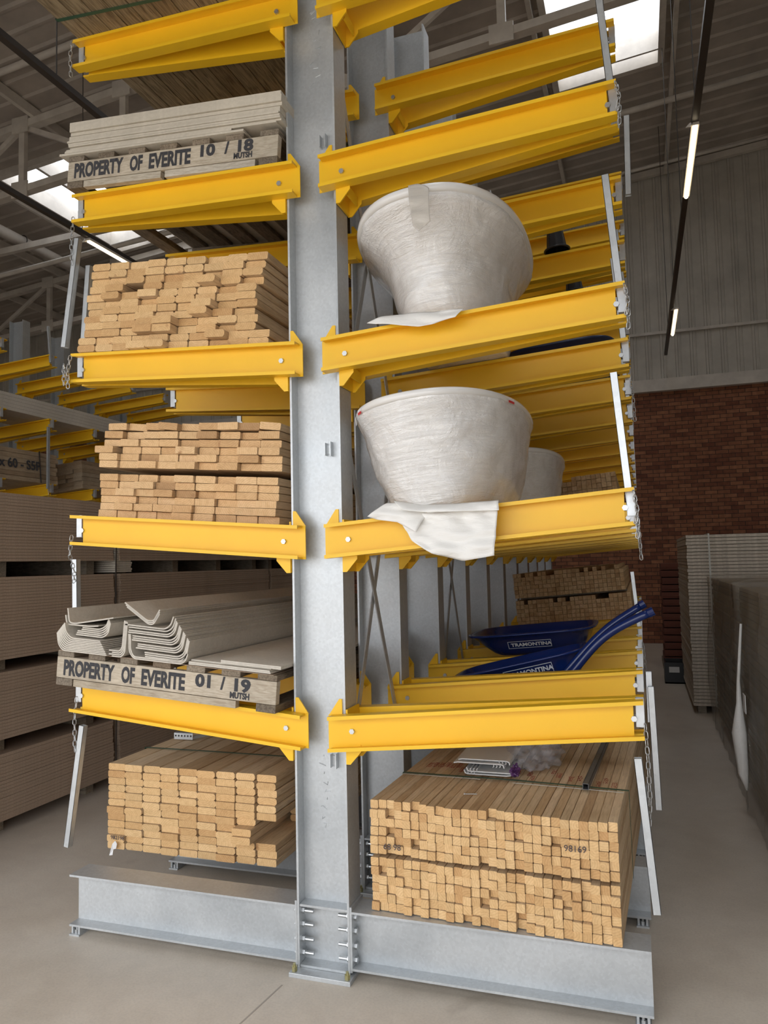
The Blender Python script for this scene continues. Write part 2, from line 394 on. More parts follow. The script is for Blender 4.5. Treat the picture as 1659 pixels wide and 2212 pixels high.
# purlins (run away from the camera), roof truss (runs across)
def slant(b, x0, x1, y0, y1, z0, z1, sl=.092):
    b.add([(x, y, z+sl*(x-x0)) for x in (x0, x1) for y in (y0, y1) for z in (z0, z1)],
          [(0, 1, 3, 2), (4, 6, 7, 5), (0, 4, 5, 1), (2, 3, 7, 6), (0, 2, 6, 4), (1, 5, 7, 3)]); return b
for i, x in enumerate((-15.2, -13.3, -11.4, -9.75, -7.6, -5.75, -3.8, -1.9, .2, 2.28, 4.3, 6.2)):
    b = MB().box(-.035, .035, Y0+.2-0, Y1-.2, -.2, -.04); o = b.obj('roof_purlin', WPNT, loc=(x, 0, RZ(x)))
    tag(o, 'light steel roof purlin running away under the roof, %s from the right wall' % OW[11-i], 'purlin', 'roof purlins')
def truss(Y, label, xa=-16.5, xb=6.5):
    t = empty('roof_truss', (xa, Y, 0)); tag(t, label, 'truss', 'roof trusses')
    BZ = lambda x: 8.65+.085*x; TZ = lambda x: RZ(x)-.26
    def bar(x0, z0, x1, z1, w=.05, d=.05, name='brace'):
        L = math.hypot(x1-x0, z1-z0); a = math.atan2(z1-z0, x1-x0)
        MB().box(0, L, -d, d, -w, w).obj(name, WPNT, t, loc=(x0-xa, 0, z0), rot=(0, -a, 0))
    bar(xa, TZ(xa), xb, TZ(xb), .06, .07, 'top_chord'); bar(xa, BZ(xa), xb, BZ(xb), .055, .07, 'bottom_chord')
    x = -15.69; k = 0
    while x < xb-.3:
        bar(x, BZ(x), x, TZ(x), .055, .04, 'post')
        if k % 2: bar(x, BZ(x), x+1.96, TZ(x+1.96), .04, .03)
        else: bar(x, TZ(x), x+1.96, BZ(x+1.96), .04, .03)
        for z in (BZ(x), TZ(x)):
            MB().box(-.16, .16, -.012, .012, -.13, .13).obj('gusset_plate', WPNT, t, loc=(x-xa, -.07, z))
        x += 1.96; k += 1
truss(6.3, 'pale steel lattice truss crossing under the roof, nearer of the two')
truss(11.2, 'pale steel lattice truss crossing under the roof near the back wall, left part only', xb=-5.)
tag(MB().box(-6, 6, -.05, .05, -.06, .06).obj('tie_beam', WPNT, loc=(-10.2, 8.5, 8.24), rot=(0, -.03, 0)), 'pale steel tie beam under the roof above the left lights', 'beam')
def pipe(a, b, r, name, label, m=WPNT, cat='pipe'):
    a, b = Vector(a), Vector(b); o = MB().tube([(0, 0, 0), tuple(b-a)], r, 12).obj(name, m, smooth=True, loc=a); tag(o, label, cat); return o
P1 = pipe((-10.27, -2, 8.55), (-10.32, 13.6, 8.55), .11, 'drain_pipe', 'thick pale pipe running away below the roof at left')
for yy in (8.8, 12.): MB().tube([(.115*math.cos(a), yy+2, .115*math.sin(a)) for a in [i*PI/8 for i in range(16)]], .012, 6, closed=True).obj('pipe_clip', TRACK, P1)
pipe((-16, 5.25, 8.40), (6.5, 5.25, 10.47), .05, 'sprinkler_pipe', 'pale sprinkler pipe crossing under the roof, nearest one')
pipe((-16, 8.0, 7.12), (-3, 8.0, 7.95), .045, 'sprinkler_pipe', 'pale sprinkler pipe crossing below the left light track')
pipe((-5, 10.9, 9.35), (6.8, 10.9, 10.42), .055, 'sprinkler_pipe', 'pale sprinkler pipe crossing behind the right skylight')
pipe((-5, 12.4, 9.0), (6.8, 12.4, 10.0), .03, 'sprinkler_pipe', 'thin pale sprinkler pipe close to the back wall')
# light tracks, lamps, hangers
def track(x, y0, y1, z, label, ang=0):
    t = empty('light_track', (x, y0, z), (0, 0, ang)); tag(t, label, 'light track', 'light tracks')
    MB().box(-.032, .032, 0, y1-y0, 0, .055).obj('rail', TRACK, t)
    y = .8
    while y < y1-y0:
        MB().tube([(0, y, .055), (0, y, RZ(x)-z-.02)], .006, 5).obj('hanger_wire', TRACK, t); y += 2.55
    return t
track(2.1, -4, 13.6, 6.05, 'dark light track hanging over the right aisle')
track(-5.1, -4, 13.6, 6.05, 'dark light track hanging over the left side, carrying a lit tube')
track(-3.22, -4, 13.6, 6.05, 'dark cable track hanging above the upper left shelf')
def lamp(x, y, z, label):
    t = empty('tube_light', (x, y, z)); tag(t, label, 'light', 'tube lights')
    MB().prism([(-.05, 0), (-.09, -.04), (-.045, -.04), (-.02, 0)][::-1]+[], 1, 0, .01).obj('end_cap', WPNT, t)
    MB().prism([(-.035, .0), (.035, .0), (.036, -.03), (-.036, -.03)], 1, 0, 1.57).obj('housing', WPNT, t)
    q = [(.022*math.cos(a), -.034+.022*math.sin(a)) for a in [PI+i*PI/8 for i in range(9)]]
    MB().prism(q, 1, .01, 1.56).obj('diffuser', LED, t)
lamp(2.1, 4.53, 6.05, 'lit tube light over the right aisle, nearer one')
lamp(2.17, 10.39, 6.05, 'lit tube light over the right aisle, farther one')
lamp(-5.1, 4.55, 6.05, 'lit tube light above the left timber stack')

# ---------------------------------------------------------------- cantilever rack
W, D, S = .1268, .1447, .8545
ZL = [1.082, 1.940, 2.798, 3.668, 4.537]; SL = .079; NC = 11
LV = ['lowest', 'second', 'third', 'fourth', 'top']
def hexa(r, a0, a1, cx, cz, ax=1, mi=0, b=None, n=6):
    b = b or MB(); return b.prism([(cx+r*math.cos(i*2*PI/n), cz+r*math.sin(i*2*PI/n)) for i in range(n)], ax, a0, a1, mi)
def make_column(label):
    t = empty('rack_column', (0, 0, 0)); tag(t, label, 'rack column', 'galvanised rack columns')
    b = MB()
    b.box(-W, -W+.010, 0, D, .02, 5.6).box(W-.010, W, 0, D, .02, 5.6).box(-W+.010, W-.010, D/2-.004, D/2+.004, .02, 5.6)
    b.obj('column_beam', GALV, t)
    MB().box(-W-.02, W+.02, -.055, D+.055, 0, .02).obj('base_plate', GALV, t, bevel=.002)
    for z in (.285, .021):
        MB().box(-W+.011, W-.011, .004, D/2-.005, z, z+.010).obj('stiffener_plate', GALV, t)
    for sx in (-1, 1):
        for z in (.255, .195, .13, .07):
            q = MB().tube([(0, .036, z), (.055, .036, z)], .0085, 10)
            q.prism([(.036+.015*math.cos(i*PI/3), z+.015*math.sin(i*PI/3)) for i in range(6)], 0, 0, .013)
            q.prism([(.036+.015*math.cos(i*PI/3), z+.015*math.sin(i*PI/3)) for i in range(6)], 0, -.034, -.024)
            if sx > 0: q.mirx()
            q.obj('flange_bolt', BOLT, t, loc=(sx*(W-.0105), 0, 0))
        q = hexa(.013, .0, .02, 0, 0, 2).tube([(0, 0, .02), (0, 0, .032)], .007, 8); q.obj('anchor_bolt', BRASS, t, loc=(sx*(W+.0), -.035, .021))
    for z in (.93, 2.37, 3.87):
        q = MB().box(-.016, -.012, -.03, 0, -.03, .03).box(.012, .016, -.03, 0, -.034, .034).box(-.012, .012, -.004, 0, -.02, .02)
        q.obj('clip_bracket', ZINC, t, loc=(.045, D/2-.005, z))
    return t
cols = [make_column('galvanised rack column at the front of the rack, full height in view')]
for i in range(1, NC):
    c = copy_tree(cols[0]); c.location = (0, S*i, 0); cols.append(c)
    tag(c, 'galvanised rack column, %s from the front of the yellow armed rack' % OW[i])
# scribbled weld marks on the front column web
sm = MB(); rr = random.Random(3)
for z0, n_, h in ((4.18, 11, .045), (.62, 9, .05), (.52, 0, 0)):
    z = z0
    for i in range(n_):
        x = rr.uniform(-.02, .02); pts = [(x+rr.uniform(-.018, .018), D/2-.0045, z+rr.uniform(-.006, .02)) for _ in range(3)]
        sm.tube(pts, .0022, 5); z += h*.8
sm.obj('weld_marks', GALV, cols[0])

def make_base(sx, label):
    L = 1.39-W
    t = empty('base_beam', (sx*(W+.001), 0, 0)); tag(t, label, 'base beam', 'galvanised base beams')
    def P(b): return b if sx > 0 else b.mirx()
    b = MB().box(.010, L, 0, D, .281, .291).box(.010, L, 0, D, .039, .049).box(.010, L-.0, D/2-.004, D/2+.004, .049, .281)
    P(b).obj('beam', GALV, t)
    P(MB().box(0, .010, 0, D, .03, .31)).obj('end_plate', GALV, t)
    P(MB().box(L-.07, L-.01, -.012, D+.012, 0, .008).box(L-.065, L-.055, .0, D, .008, .039).box(L-.025, L-.015, .0, D, .008, .039)).obj('foot', GALV, t)
    for yy in (.012, D-.012):
        q = hexa(.012, 0, .018, 0, 0, 2).tube([(0, 0, .018), (0, 0, .028)], .006, 8); q.obj('foot_bolt', BOLT, t, loc=(sx*(L-.04), yy, .008))
    for z in (.255, .195, .13, .07):
        q = MB().prism([(.036+.014*math.cos(i*PI/3), z+.014*math.sin(i*PI/3)) for i in range(6)], 0, .010, .023)
        P(q).obj('flange_bolt', BOLT, t)
    return t
for sx, nm in ((1, 'right'), (-1, 'left')):
    p0 = make_base(sx, 'galvanised base beam on the floor, %s foot of the front rack column' % nm)
    for i in range(1, NC):
        c = copy_tree(p0); c.location = (sx*(W+.001), S*i, 0)
        tag(c, 'galvanised base beam on the floor, %s side, %s rack column from the front' % (nm, OW[i]))

def make_arm(sx):
    t = empty('cantilever_arm', (0, 0, 0))
    def fin(b, name, m, **k): 
        if sx < 0: b.mirx()
        return b.obj(name, m, t, **k)
    zc = lambda x: SL*(x-.162)
    yw = lambda x: -.010+(x-.05)*(.072/1.335)
    H = .0775
    for far in (0, 1):
        def Y(y): return D-y if far else y
        def strip(xs_, ya, yb, za, zb):     # swept box between two x stations
            b_ = [(x, Y(yw(x)+y), zc(x)+z) for x in xs_ for y in (ya, yb) for z in (za, zb)]
            return b_, [(0, 1, 3, 2), (4, 6, 7, 5), (0, 4, 5, 1), (2, 3, 7, 6), (0, 2, 6, 4), (1, 5, 7, 3)]
        b = MB()
        b.add(*strip((.050, 1.362), -.006, 0, -H, H))
        b.add(*strip((.066, 1.402), -.062, -.006, H-.009, H)); b.add(*strip((.066, 1.402), -.062, -.006, -H, -H+.009))
        b.add(*strip((.066, 1.402), -.062, -.056, H-.016, H-.009)); b.add(*strip((.066, 1.402), -.062, -.056, -H+.009, -H+.016))
        fin(b, 'channel', YEL)
        ya, yb = (Y(.0+.0), Y(-.006)); y0_, y1_ = min(ya, yb)-.0005, max(ya, yb)
        if far: y0_, y1_ = D+.002, D+.009
        else: y0_, y1_ = -.011, -.003
        zt = zc(.09)+H; zb_ = zc(.16)-H
        fin(MB().prism([(.050, zt-.005), (W-.012, zt), (W-.012, zt+.068), (W-.026, zt+.068)], 1, y0_, y1_), 'gusset_plate', YEL)
        fin(MB().prism([(W+.004, zb_+.02), (W+.075, zb_+.02), (W+.075, zb_-.012), (W+.024, zb_-.070), (W+.004, zb_-.070)], 1, y0_, y1_), 'gusset_plate', YEL)
        for bx in (.162, 1.364):
            y = Y(yw(bx)-.006); d = 1 if far else -1
            q = hexa(.0125, min(y, y+d*.010), max(y, y+d*.010), bx, zc(bx)); fin(q, 'bolt', BOLT)
    fin(MB().box(W+.003, W+.011, -.003, D+.003, zb_-.068, zb_+.17), 'clamp_plate', YEL)
    fin(MB().box(W+.050, W+.058, .01, D-.01, zb_-.03, zb_+.02), 'cross_plate', YEL)
    s_ = MB(); a = .017; z1 = zc(1.385)+H+.002; z0 = z1-.115; th = .002
    for x0_, x1_, y0_, y1_ in ((-a, a, -a, -a+th), (-a, a, a-th, a), (-a, -a+th, -a, a), (a-th, a, -a, a)):
        s_.box(1.388+x0_, 1.388+x1_, D/2+y0_, D/2+y1_, z0, z1)
    fin(s_, 'post_socket', ZINC)
    return t
for sx, nm in ((1, 'right'), (-1, 'left')):
    proto = make_arm(sx); first = True
    for k in range(5):
        for c in range(NC if sx > 0 else 6):
            a = proto if first else copy_tree(proto); first = False
            a.location = (0, S*c, ZL[k])
            tag(a, 'yellow cantilever arm, %s side, %s level, %s column from the front' % (nm, LV[k], OW[c]) if c else
                'yellow cantilever arm, %s side, %s level, on the front column' % (nm, LV[k]), 'rack arm', 'yellow cantilever arms')
# flat cross bracing between columns
for i, (c, za, zb) in enumerate(((0, .9, 2.4), (0, 2.6, 4.2), (2, .9, 2.4), (2, 2.6, 4.2))):
    for s_ in (0, 1):
        y0_, y1_ = S*c+D, S*(c+1); L = math.hypot(y1_-y0_, zb-za); a = math.atan2(zb-za, y1_-y0_)
        b = MB().box(-.0 if s_ else -.006, .006 if s_ else 0., 0, L, -.02, .02)
        o = b.obj('brace_bar', GALV, loc=(W-.03+.008*s_, y0_ if not s_ else y1_, za if not s_ else za), rot=(a if not s_ else PI-a, 0, 0))
        tag(o, 'flat brace %s between the %s and %s rack columns, %s pair' % (('rising rearward', 'falling rearward')[s_], OW[c] if c else 'front', OW[c+1], ('lower', 'upper')[i % 2]), 'brace', 'cross braces between rack columns')
# stop posts and chains
def post(a, b, label, r=.0155):
    a, b = Vector(a), Vector(b); d = b-a; L = d.length; q = MB(); t = .002
    for x0_, x1_, y0_, y1_ in ((-r, r, -r, -r+t), (-r, r, r-t, r), (-r, -r+t, -r, r), (r-t, r, -r, r)): q.box(x0_, x1_, y0_, y1_, 0, L)
    q.box(-r+t, r-t, -r+t, r-t, .003, .006).box(-r+t, r-t, -r+t, r-t, L-.02, L-.017)
    o = q.obj('stop_post', ZINC, loc=a); o.rotation_mode = 'QUATERNION'; o.rotation_quaternion = Vector((0, 0, 1)).rotation_difference(d)
    tag(o, label, 'stop post', 'square galvanised stop posts'); return o
def chain(pts, label, pitch=.028, seed=0):
    P = [Vector(p) for p in pts]; o0 = P[0].copy(); P = [p-o0 for p in P]
    segs = []; b = MB(); k = 0
    for i in range(len(P)-1):
        d = P[i+1]-P[i]; n_ = max(1, round(d.length/pitch)); 
        for j in range(n_): segs.append((P[i]+d*(j+.5)/n_, d.normalized()))
    for i, (c_, d) in enumerate(segs):
        up = Vector((0, 1, 0)) if abs(d.y) < .9 else Vector((1, 0, 0)); u = d.cross(up).normalized(); v = d.cross(u)
        s_ = (u if i % 2 else v); s_ = (s_*.86+(v if i % 2 else -u)*.5); h = pitch*.40; w_ = .0085
        path = [c_+d*h*math.cos(t)*1.0+s_*w_*math.sin(t)+d*(.006 if math.cos(t) > 0 else -.006) for t in [q*PI/5 for q in range(10)]]
        b.tube(path, .0021, 5, closed=True)
    o = b.obj('chain', BOLT, smooth=True, loc=o0); tag(o, label, 'chain', 'galvanised chains on the arm tips'); return o
ft = .079; YC = D/2
def up_post(sx, k, c, label, L=.62):
    xb = sx*1.388; zb = ZL[k]+SL*(1.388-.162)-.03+.0
    post((xb, S*c+YC, zb), (xb-sx*ft*L, S*c+YC, zb+L), label)
up_post(1, 2, 0, 'galvanised stop post standing in the third right arm tip beside the upper bathtub', .60)
up_post(1, 1, 0, 'galvanised stop post standing in the second right arm tip beside the lower bathtub', .60)
up_post(1, 3, 0, 'galvanised stop post standing in the fourth right arm tip at the top of the view', .62)
up_post(-1, 2, 0, 'upright galvanised stop post at the left end of the smooth timber stack', .60)
post((-1.456, .02, 3.017), (-1.372, .02, 3.60), 'slanting galvanised stop post dangling from a chain beside the left timber stack')
post((-1.401, -.0, .43), (-1.309, -.0, 1.038), 'leaning galvanised stop post hanging below the lowest left arm')
post((1.419, -.045, .46), (1.373, -.045, 1.045), 'leaning galvanised stop post hanging below the lowest right arm')
post((-1.455, .12, 1.45), (-1.462, .12, 1.885), 'short visible stop post hanging behind the grey profile stack on the left')
post((1.436, S+.06, 3.754), (1.444, S+.06, 4.186), 'grey stop post hanging from the second column, high on the right')
post((1.43, S+.03, 1.249), (1.43, S+.03, 1.0), 'short grey stop post stub at the second right arm tip, lowest level')
post((1.45, S*1+.0, .579), (1.437, S*1+.0, 1.18), 'grey stop post hanging below the second right arm, lowest level')
for k, c in ((1, 1), (2, 1), (1, 2), (0, 4), (3, 3), (2, 3)):
    up_post(1, k, c, 'galvanised stop post at the tip of the %s right arm level, %s column' % (LV[k], OW[c]), .56)
tz = lambda k: ZL[k]+SL*1.226
YK = .0
chain([(1.405, YC-.02, tz(0)-.02), (1.41, YC-.03, tz(0)-.14), (1.412, YK, tz(0)-.3), (1.404, -.02, tz(0)-.40)], 'chain hanging from the lowest right arm tip in front')
chain([(-1.395, YC-.02, tz(0)-.01), (-1.39, .03, tz(0)-.12), (-1.345, -.018, tz(0)-.27)], 'chain hanging from the lowest left arm tip in front')
chain([(-1.405, .02, tz(1)-.03), (-1.40, .0, tz(1)-.13), (-1.42, .06, tz(1)-.22), (-1.462, .104, 1.76)], 'chain hanging from the second left arm tip')
chain([(-1.392, -.012, tz(2)+.06), (-1.405, -.018, tz(2)-.03), (-1.40, -.02, tz(2)-.11), (-1.395, -.03, tz(2)-.05), (-1.41, -.04, tz(2)+.01), (-1.405, -.045, tz(2)-.1)], 'bunched chain draped over the third left arm tip', .024)
chain([(-1.405, .02, tz(3)-.04), (-1.40, .0, tz(3)-.2), (-1.395, .0, tz(3)-.31)], 'chain hanging from the fourth left arm tip')
chain([(-1.398, .0, tz(4)+.07), (-1.405, -.012, tz(4)-.02), (-1.398, -.012, tz(4)-.14)], 'chain hanging from the top left arm tip')
for k, nm in ((1, 'second'), (2, 'third'), (3, 'fourth')):
    chain([(1.40, -.005, tz(k)+.06), (1.412, -.02, tz(k)-.02), (1.402, -.015, tz(k)-.07), (1.412, -.01, tz(k)-.05), (1.408, -.01, tz(k)-.13)], 'tangled chain at the %s right arm tip on the front column' % nm, .023)
for k, c in ((0, 3), (1, 1), (1, 3), (2, 2)):
    chain([(1.405, S*c, tz(k)+.04), (1.415, S*c-.02, tz(k)-.08), (1.42, S*c, tz(k)-.22)], 'chain at the %s right arm tip of the %s column' % (LV[k], OW[c]), .026)

# ---------------------------------------------------------------- timber
def board_mesh(name, w_, h_, L, ch, mats, ends=True):
    q = MB(); a, b = w_/2, h_/2
    poly = [(-a+ch, -b), (a-ch, -b), (a, -b+ch), (a, b-ch), (a-ch, b), (-a+ch, b), (-a, b-ch), (-a, -b+ch)]
    q.prism(poly, 1, 0, L, 0, 1)
    o = q.obj(name, mats); me = o.data; bpy.data.objects.remove(o); return me
def frame(sx, k, y):
    """matrix of the top face of a level's arms: u outward left->right, origin over X=0"""
    if k < 0: return MT(0, y, .291)
    th = math.atan(SL)*(-sx); z = ZL[k]+.0775-SL*.162
    return MT(0, y, z) @ Matrix.Rotation(th, 4, 'Y')
B114 = [board_mesh('pine_board', .1105, .0363, 3.6, c, [PINE, PEND]) for c in (.003, .005, .009)]
B114M = [board_mesh('pine_board', .1145, .0362, 3.6, c, [PINE, PEND2]) for c in (.002, .004)]
B38 = [board_mesh('pine_batten', .0363, .0363, 3.3, c, [PINE, PEND]) for c in (.0018, .003)]
def stick(me, F, u, w_, dy, rot, name, label, cat, group):
    o = bpy.data.objects.new(name, me); C.objects.link(o)
    o.matrix_world = F @ MT(u, dy, w_) @ Matrix.Rotation(rot, 4, 'Y'); tag(o, label, cat, group); return o
rnd = random.Random(11)
# base left pack: nine across, twelve rows
F = frame(-1, -1, 0)
for r in range(12):
    for c in range(9):
        dy = .355+rnd.uniform(-.006, .01)+.0*c; u = -1.445+.0575+.1145*c+rnd.uniform(-.001, .001)
        top = 11-r
        if c == 8:
            if 3 <= top <= 5: dy += -.0
            if 6 <= top <= 8: dy += .34
            u += .012 if top < 9 else .006
            if top in (6, 7, 8): u += .02
        if c == 7 and top in (7, 8): dy -= .05
        stick(rnd.choice(B114), F, u, .0195+.0384*r, dy, rnd.uniform(-.008, .008), 'pine_board',
              'pine board, strapped stack on left base beams, %s row down, %s from left' % (OW[top], OW[c]), 'board', 'pine boards strapped on the left base beams')
# second shelf: two packs of mixed reddish boards
F = frame(-1, 1, 0)
for p in (0, 1):
    for r in range(6):
        for c in range(9):
            z = .021+.0384*r+p*.262+(.0015*max(0, r-3)*p)
            rot = rnd.uniform(-.01, .01)
            if p and r == 5: rot = (-.02, .05, .02, .07, .03, .0, -.03, .0, .07)[c]; z += .006
            if p and r == 4: z += .002
            u = -1.262+.1180*c+rnd.uniform(-.003, .003)+(-.03 if (p and c == 0 and r == 2) else 0)+(.03*(r == 5)+.02*(r == 4))*p*(c < 3)
            dy = .115+rnd.uniform(-.03, .025)
            stick(rnd.choice(B114M), F, u, z, dy, rot, 'pine_board',
                  'knotty pine board, %s bundle, second left shelf, %s row down, %s from left' % (('lower', 'upper')[p], OW[5-r], OW[c]), 'board', 'knotty pine boards in two bundles')
d_ = MB().box(-1.29, -.27, 0, .07, 0, .022).obj('timber_bearer', OLDW, M=F @ MT(0, .75, .241)); tag(d_, 'thin timber bearer separating the two bundles on the second left shelf', 'bearer')
# third shelf: twelve rows, untidy
F = frame(-1, 2, 0)
sh = [0, 0, .045, .05, .02, .04, .03, .035, .06, .065, .07, .085]
for r in range(12):
    nC = 10 if r < 2 else 9
    for c in range(nC):
        dy = rnd.choice((0, 0, 0, .01, -.012, .02))+rnd.uniform(-.008, .008)
        if (r, c) in ((3, 4), (3, 3), (0, 3), (0, 4), (2, 3), (2, 4), (4, 6), (5, 6), (1, 7), (8, 6)): dy -= .05
        if (r, c) in ((8, 2),): dy += .16
        if (r, c) in ((6, 1), (2, 7)): dy += .03
        u = -1.295+sh[r]*.9+.1128*c+rnd.uniform(-.003, .003)
        if u > -.2: continue
        stick(rnd.choice(B114), F, u, .0195+.0384*r, dy-.02, rnd.uniform(-.007, .007), 'pine_board',
              'clean pine board, third left shelf, %s row down, %s from left' % (OW[11-r], OW[c]), 'board', 'clean pine boards on the third left shelf')
# right base: two bundles of square battens
F = frame(1, -1, 0) @ Matrix.Rotation(-.045, 4, 'Z')
for p in (0, 1):
    for r in range(6):
        for c in range(28):
            if p and r == 5 and c in (27,): pass
            wob = .0045*math.sin(c*.7+p*2)+.004*math.sin(r*1.3+c*.21)
            dy = .055+rnd.uniform(-.010, .010)+(rnd.random() < .05)*.03
            if not p and c == 24 and r > 2: dy += .02
            z = .0200+.0386*r+p*.247+(.002*math.sin(c*.5))*(p+r*.15)+.002
            rot = rnd.uniform(-.02, .02)+(.06 if rnd.random() < .06 else 0)
            stick(rnd.choice(B38), F, .236+.0381*c+.0006*math.sin(r*2.1+c), z, dy, rot, 'pine_batten',
                  'square pine batten, %s bundle, right base beams, %s row down, %s from left' % (('lower', 'upper')[p], OW[5-r], OW[c]), 'batten', 'square pine battens in the two right bundles')
# far bundles, uncountable at this size
def far_pack(x0, x1, rows, cols_, y, L, F, z0, name, label, w_=.041):
    q = MB(); r_ = random.Random(rows*7+cols_)
    for r in range(rows):
        for c in range(cols_):
            if r == rows-1 and r_.random() < .25: continue
            cx = x0+(c+.5)*w_; cz = z0+(r+.5)*w_; h = w_/2-.0012; dy = r_.uniform(-.02, .02)
            q.box(cx-h, cx+h, y+dy, y+L+dy, cz-h, cz+h)
    o = q.obj(name, FARB, M=F); tag(o, label, 'battens', kind='stuff'); return o
F = frame(1, 0, 0)
far_pack(.23, 1.33, 6, 27, 4.45, 3.2, F, .004, 'batten_bundle', 'far bundle of square battens on the lowest right shelf, under another bundle')
far_pack(.23, 1.30, 6, 26, 4.45, 3.2, F, .275, 'batten_bundle', 'far bundle of square battens stacked on top, lowest right shelf')
o = MB().box(.25, 1.3, 4.7, 4.78, .252, .273).obj('timber_bearer', OLDW, M=F); tag(o, 'bearer strip between the two far batten bundles', 'bearer')
F = frame(1, 1, 0)
far_pack(.30, 1.31, 11, 24, 3.45, 3.0, F, .004, 'batten_bundle', 'dim bundle of square battens behind the bathtubs, second right shelf')
# straps on the bundles
def strap(path, label, wd=.016, th=.0012, m=GREEN, M=None, ax=1, y=0):
    q = MB(); P = [Vector(p) for p in path]
    for i in range(len(P)-1):
        a, b = P[i], P[i+1]; d = (b-a).normalized(); nrm = Vector((-d.y, d.x))*th
        q.add([(a.x, y, a.y), (b.x, y, b.y), (b.x, y+wd, b.y), (a.x, y+wd, a.y), (a.x+nrm.x, y, a.y+nrm.y), (b.x+nrm.x, y, b.y+nrm.y), (b.x+nrm.x, y+wd, b.y+nrm.y), (a.x+nrm.x, y+wd, a.y+nrm.y)],
              [(0, 1, 2, 3), (7, 6, 5, 4), (0, 4, 5, 1), (1, 5, 6, 2), (2, 6, 7, 3), (3, 7, 4, 0)])
    o = q.obj('strap', m, M=M); tag(o, label, 'strap', 'packing straps'); return o
FB = frame(1, -1, 0)
pk = F = frame(1, -1, 0) @ Matrix.Rotation(-.045, 4, 'Z')
strap([(.214, .015), (.214, .484), (.8, .489), (1.30, .484), (1.303, .1)], 'green strap across the upper batten bundle on the right', M=pk, y=.50)
strap([(.214, .486), (.5, .489), (.62, .4895)], 'pale strap offcut lying on the upper batten bundle, left part', wd=.006, m=STRAPW, M=pk, y=.47)
strap([(.78, .4895), (1.0, .4895), (1.28, .487)], 'pale strap offcut lying on the upper batten bundle, right part', wd=.006, m=STRAPW, M=pk, y=.455)
strap([(.214, .486), (.8, .489), (1.30, .485), (1.303, .1)], 'green strap across the upper batten bundle, farther back', M=pk, y=2.2)
FL = frame(-1, -1, 0)
strap([(-1.451, .01), (-1.449, .4655), (-1.0, .4665), (-.385, .4655), (-.384, .3)], 'green strap across the board stack on the left base beams', M=FL, y=.70)
F1 = frame(-1, 1, 0)
strap([(-1.33, .245), (-1.31, .26), (-.3, .26)], 'green strap end poking out between the two bundles, second left shelf', M=F1, y=.55)

# small things lying on the bundles
ZT = .291+.4855
t_ = MB(); r_ = .0135; th = .0018
for x0_, x1_, z0_, z1_ in ((-r_, r_, 0, th), (-r_, r_, 2*r_-th, 2*r_), (-r_, -r_+th, 0, 2*r_), (r_-th, r_, 0, 2*r_)): t_.box(x0_, x1_, 0, 2.4, z0_, z1_)
sq_ = m_galv('weathered_tube', .2, .5, .5, 60)
o = t_.obj('square_tube', [sq_], loc=(1.135, .40, ZT+.003), rot=(0, 0, -.055)); tag(o, 'square steel tube lying lengthwise on the right batten bundle', 'tube')
ny = MB().tube([(0, 0, 0), (.055, .012, 0)], .0022, 6).tube([(-.001, 0, 0), (.001, 0, 0)], .005, 8)
tag(ny.obj('nail', BOLT, loc=(.617, .20, ZT+.004)), 'loose nail on top of the right batten bundle', 'nail')
def rs(): return None
rk = random.Random(5)
stp = [(.34+.03*i, .62+rk.uniform(-.03, .05)) for i in range(11)]+[(.80, .62), (.86, .60), (.88, .52), (1.0, .60), (.97, .66), (1.06, .55), (1.10, .57), (1.19, .50), (1.22, .56), (1.26, .5)]
q = MB()
for x_, y_ in stp:
    for ln in range(3):
        for j in range(3):
            a = x_-.012+j*.008+rk.uniform(-.001, .001); b = y_-.03+ln*.03
            q.tube([(a, b, 0), (a+rk.uniform(-.004, .004), b+.011, 0), (a+rk.uniform(-.003, .006), b+.02, 0)], .0013, 4)
tag(q.obj('ink_stamps', REDINK, loc=(0, 0, ZT+.002)), 'rows of smudged red ink stamps on top of the right batten bundle', 'ink stamp')
# pvc profiles and bag
def pvc(x, y, z, w_, lab, flip=False, n_=3):
    pts = [(0, .018), (.004, .004), (.016, 0), (w_-.02, 0), (w_, .004)]
    q = MB().ribbon(pts, .005, 1, 0, .62)
    for i in range(n_): q.ribbon([(.02+.016*i, 0), (.018+.016*i, .012), (.024+.016*i, .016)], .003, 1, 0, .62)
    if flip: q.xf(Matrix.Rotation(PI, 4, 'Y') @ MT(-w_, 0, 0))
    o = q.obj('pvc_profile', PVC, loc=(x, y, z)); tag(o, lab, 'profile', 'white plastic profiles on the right bundle'); return o
pvc(.545, .52, ZT+.006, .23, 'white plastic profile under the others on the right batten bundle')
pvc(.562, .50, ZT+.024, .25, 'white plastic profile second from bottom of the little pile on the battens')
pvc(.495, .51, ZT+.062, .25, 'white plastic profile lying face down near the top of the little pile', True)
pvc(.515, .53, ZT+.074, .255, 'topmost white plastic profile of the little pile on the battens', True)
def blob(rx, ry, rz, amp, seed, nu=28, nv=16, fr=3.):
    q = MB(); vs = []
    for i in range(nv+1):
        t = PI*i/nv
        for j in range(nu):
            p = 2*PI*j/nu; d = Vector((math.sin(t)*math.cos(p), math.sin(t)*math.sin(p), math.cos(t)))
            k = 1+amp*mnoise.noise(d*fr+Vector((seed, 0, 0)))+amp*.5*mnoise.noise(d*fr*2.7+Vector((0, seed, 0)))
            z = d.z*rz*k
            vs.append((d.x*rx*k, d.y*ry*k, max(z, -rz*.6)))
    fs = [(i*nu+j, i*nu+(j+1) % nu, (i+1)*nu+(j+1) % nu, (i+1)*nu+j) for i in range(nv) for j in range(nu)]
    return q.add(vs, fs)
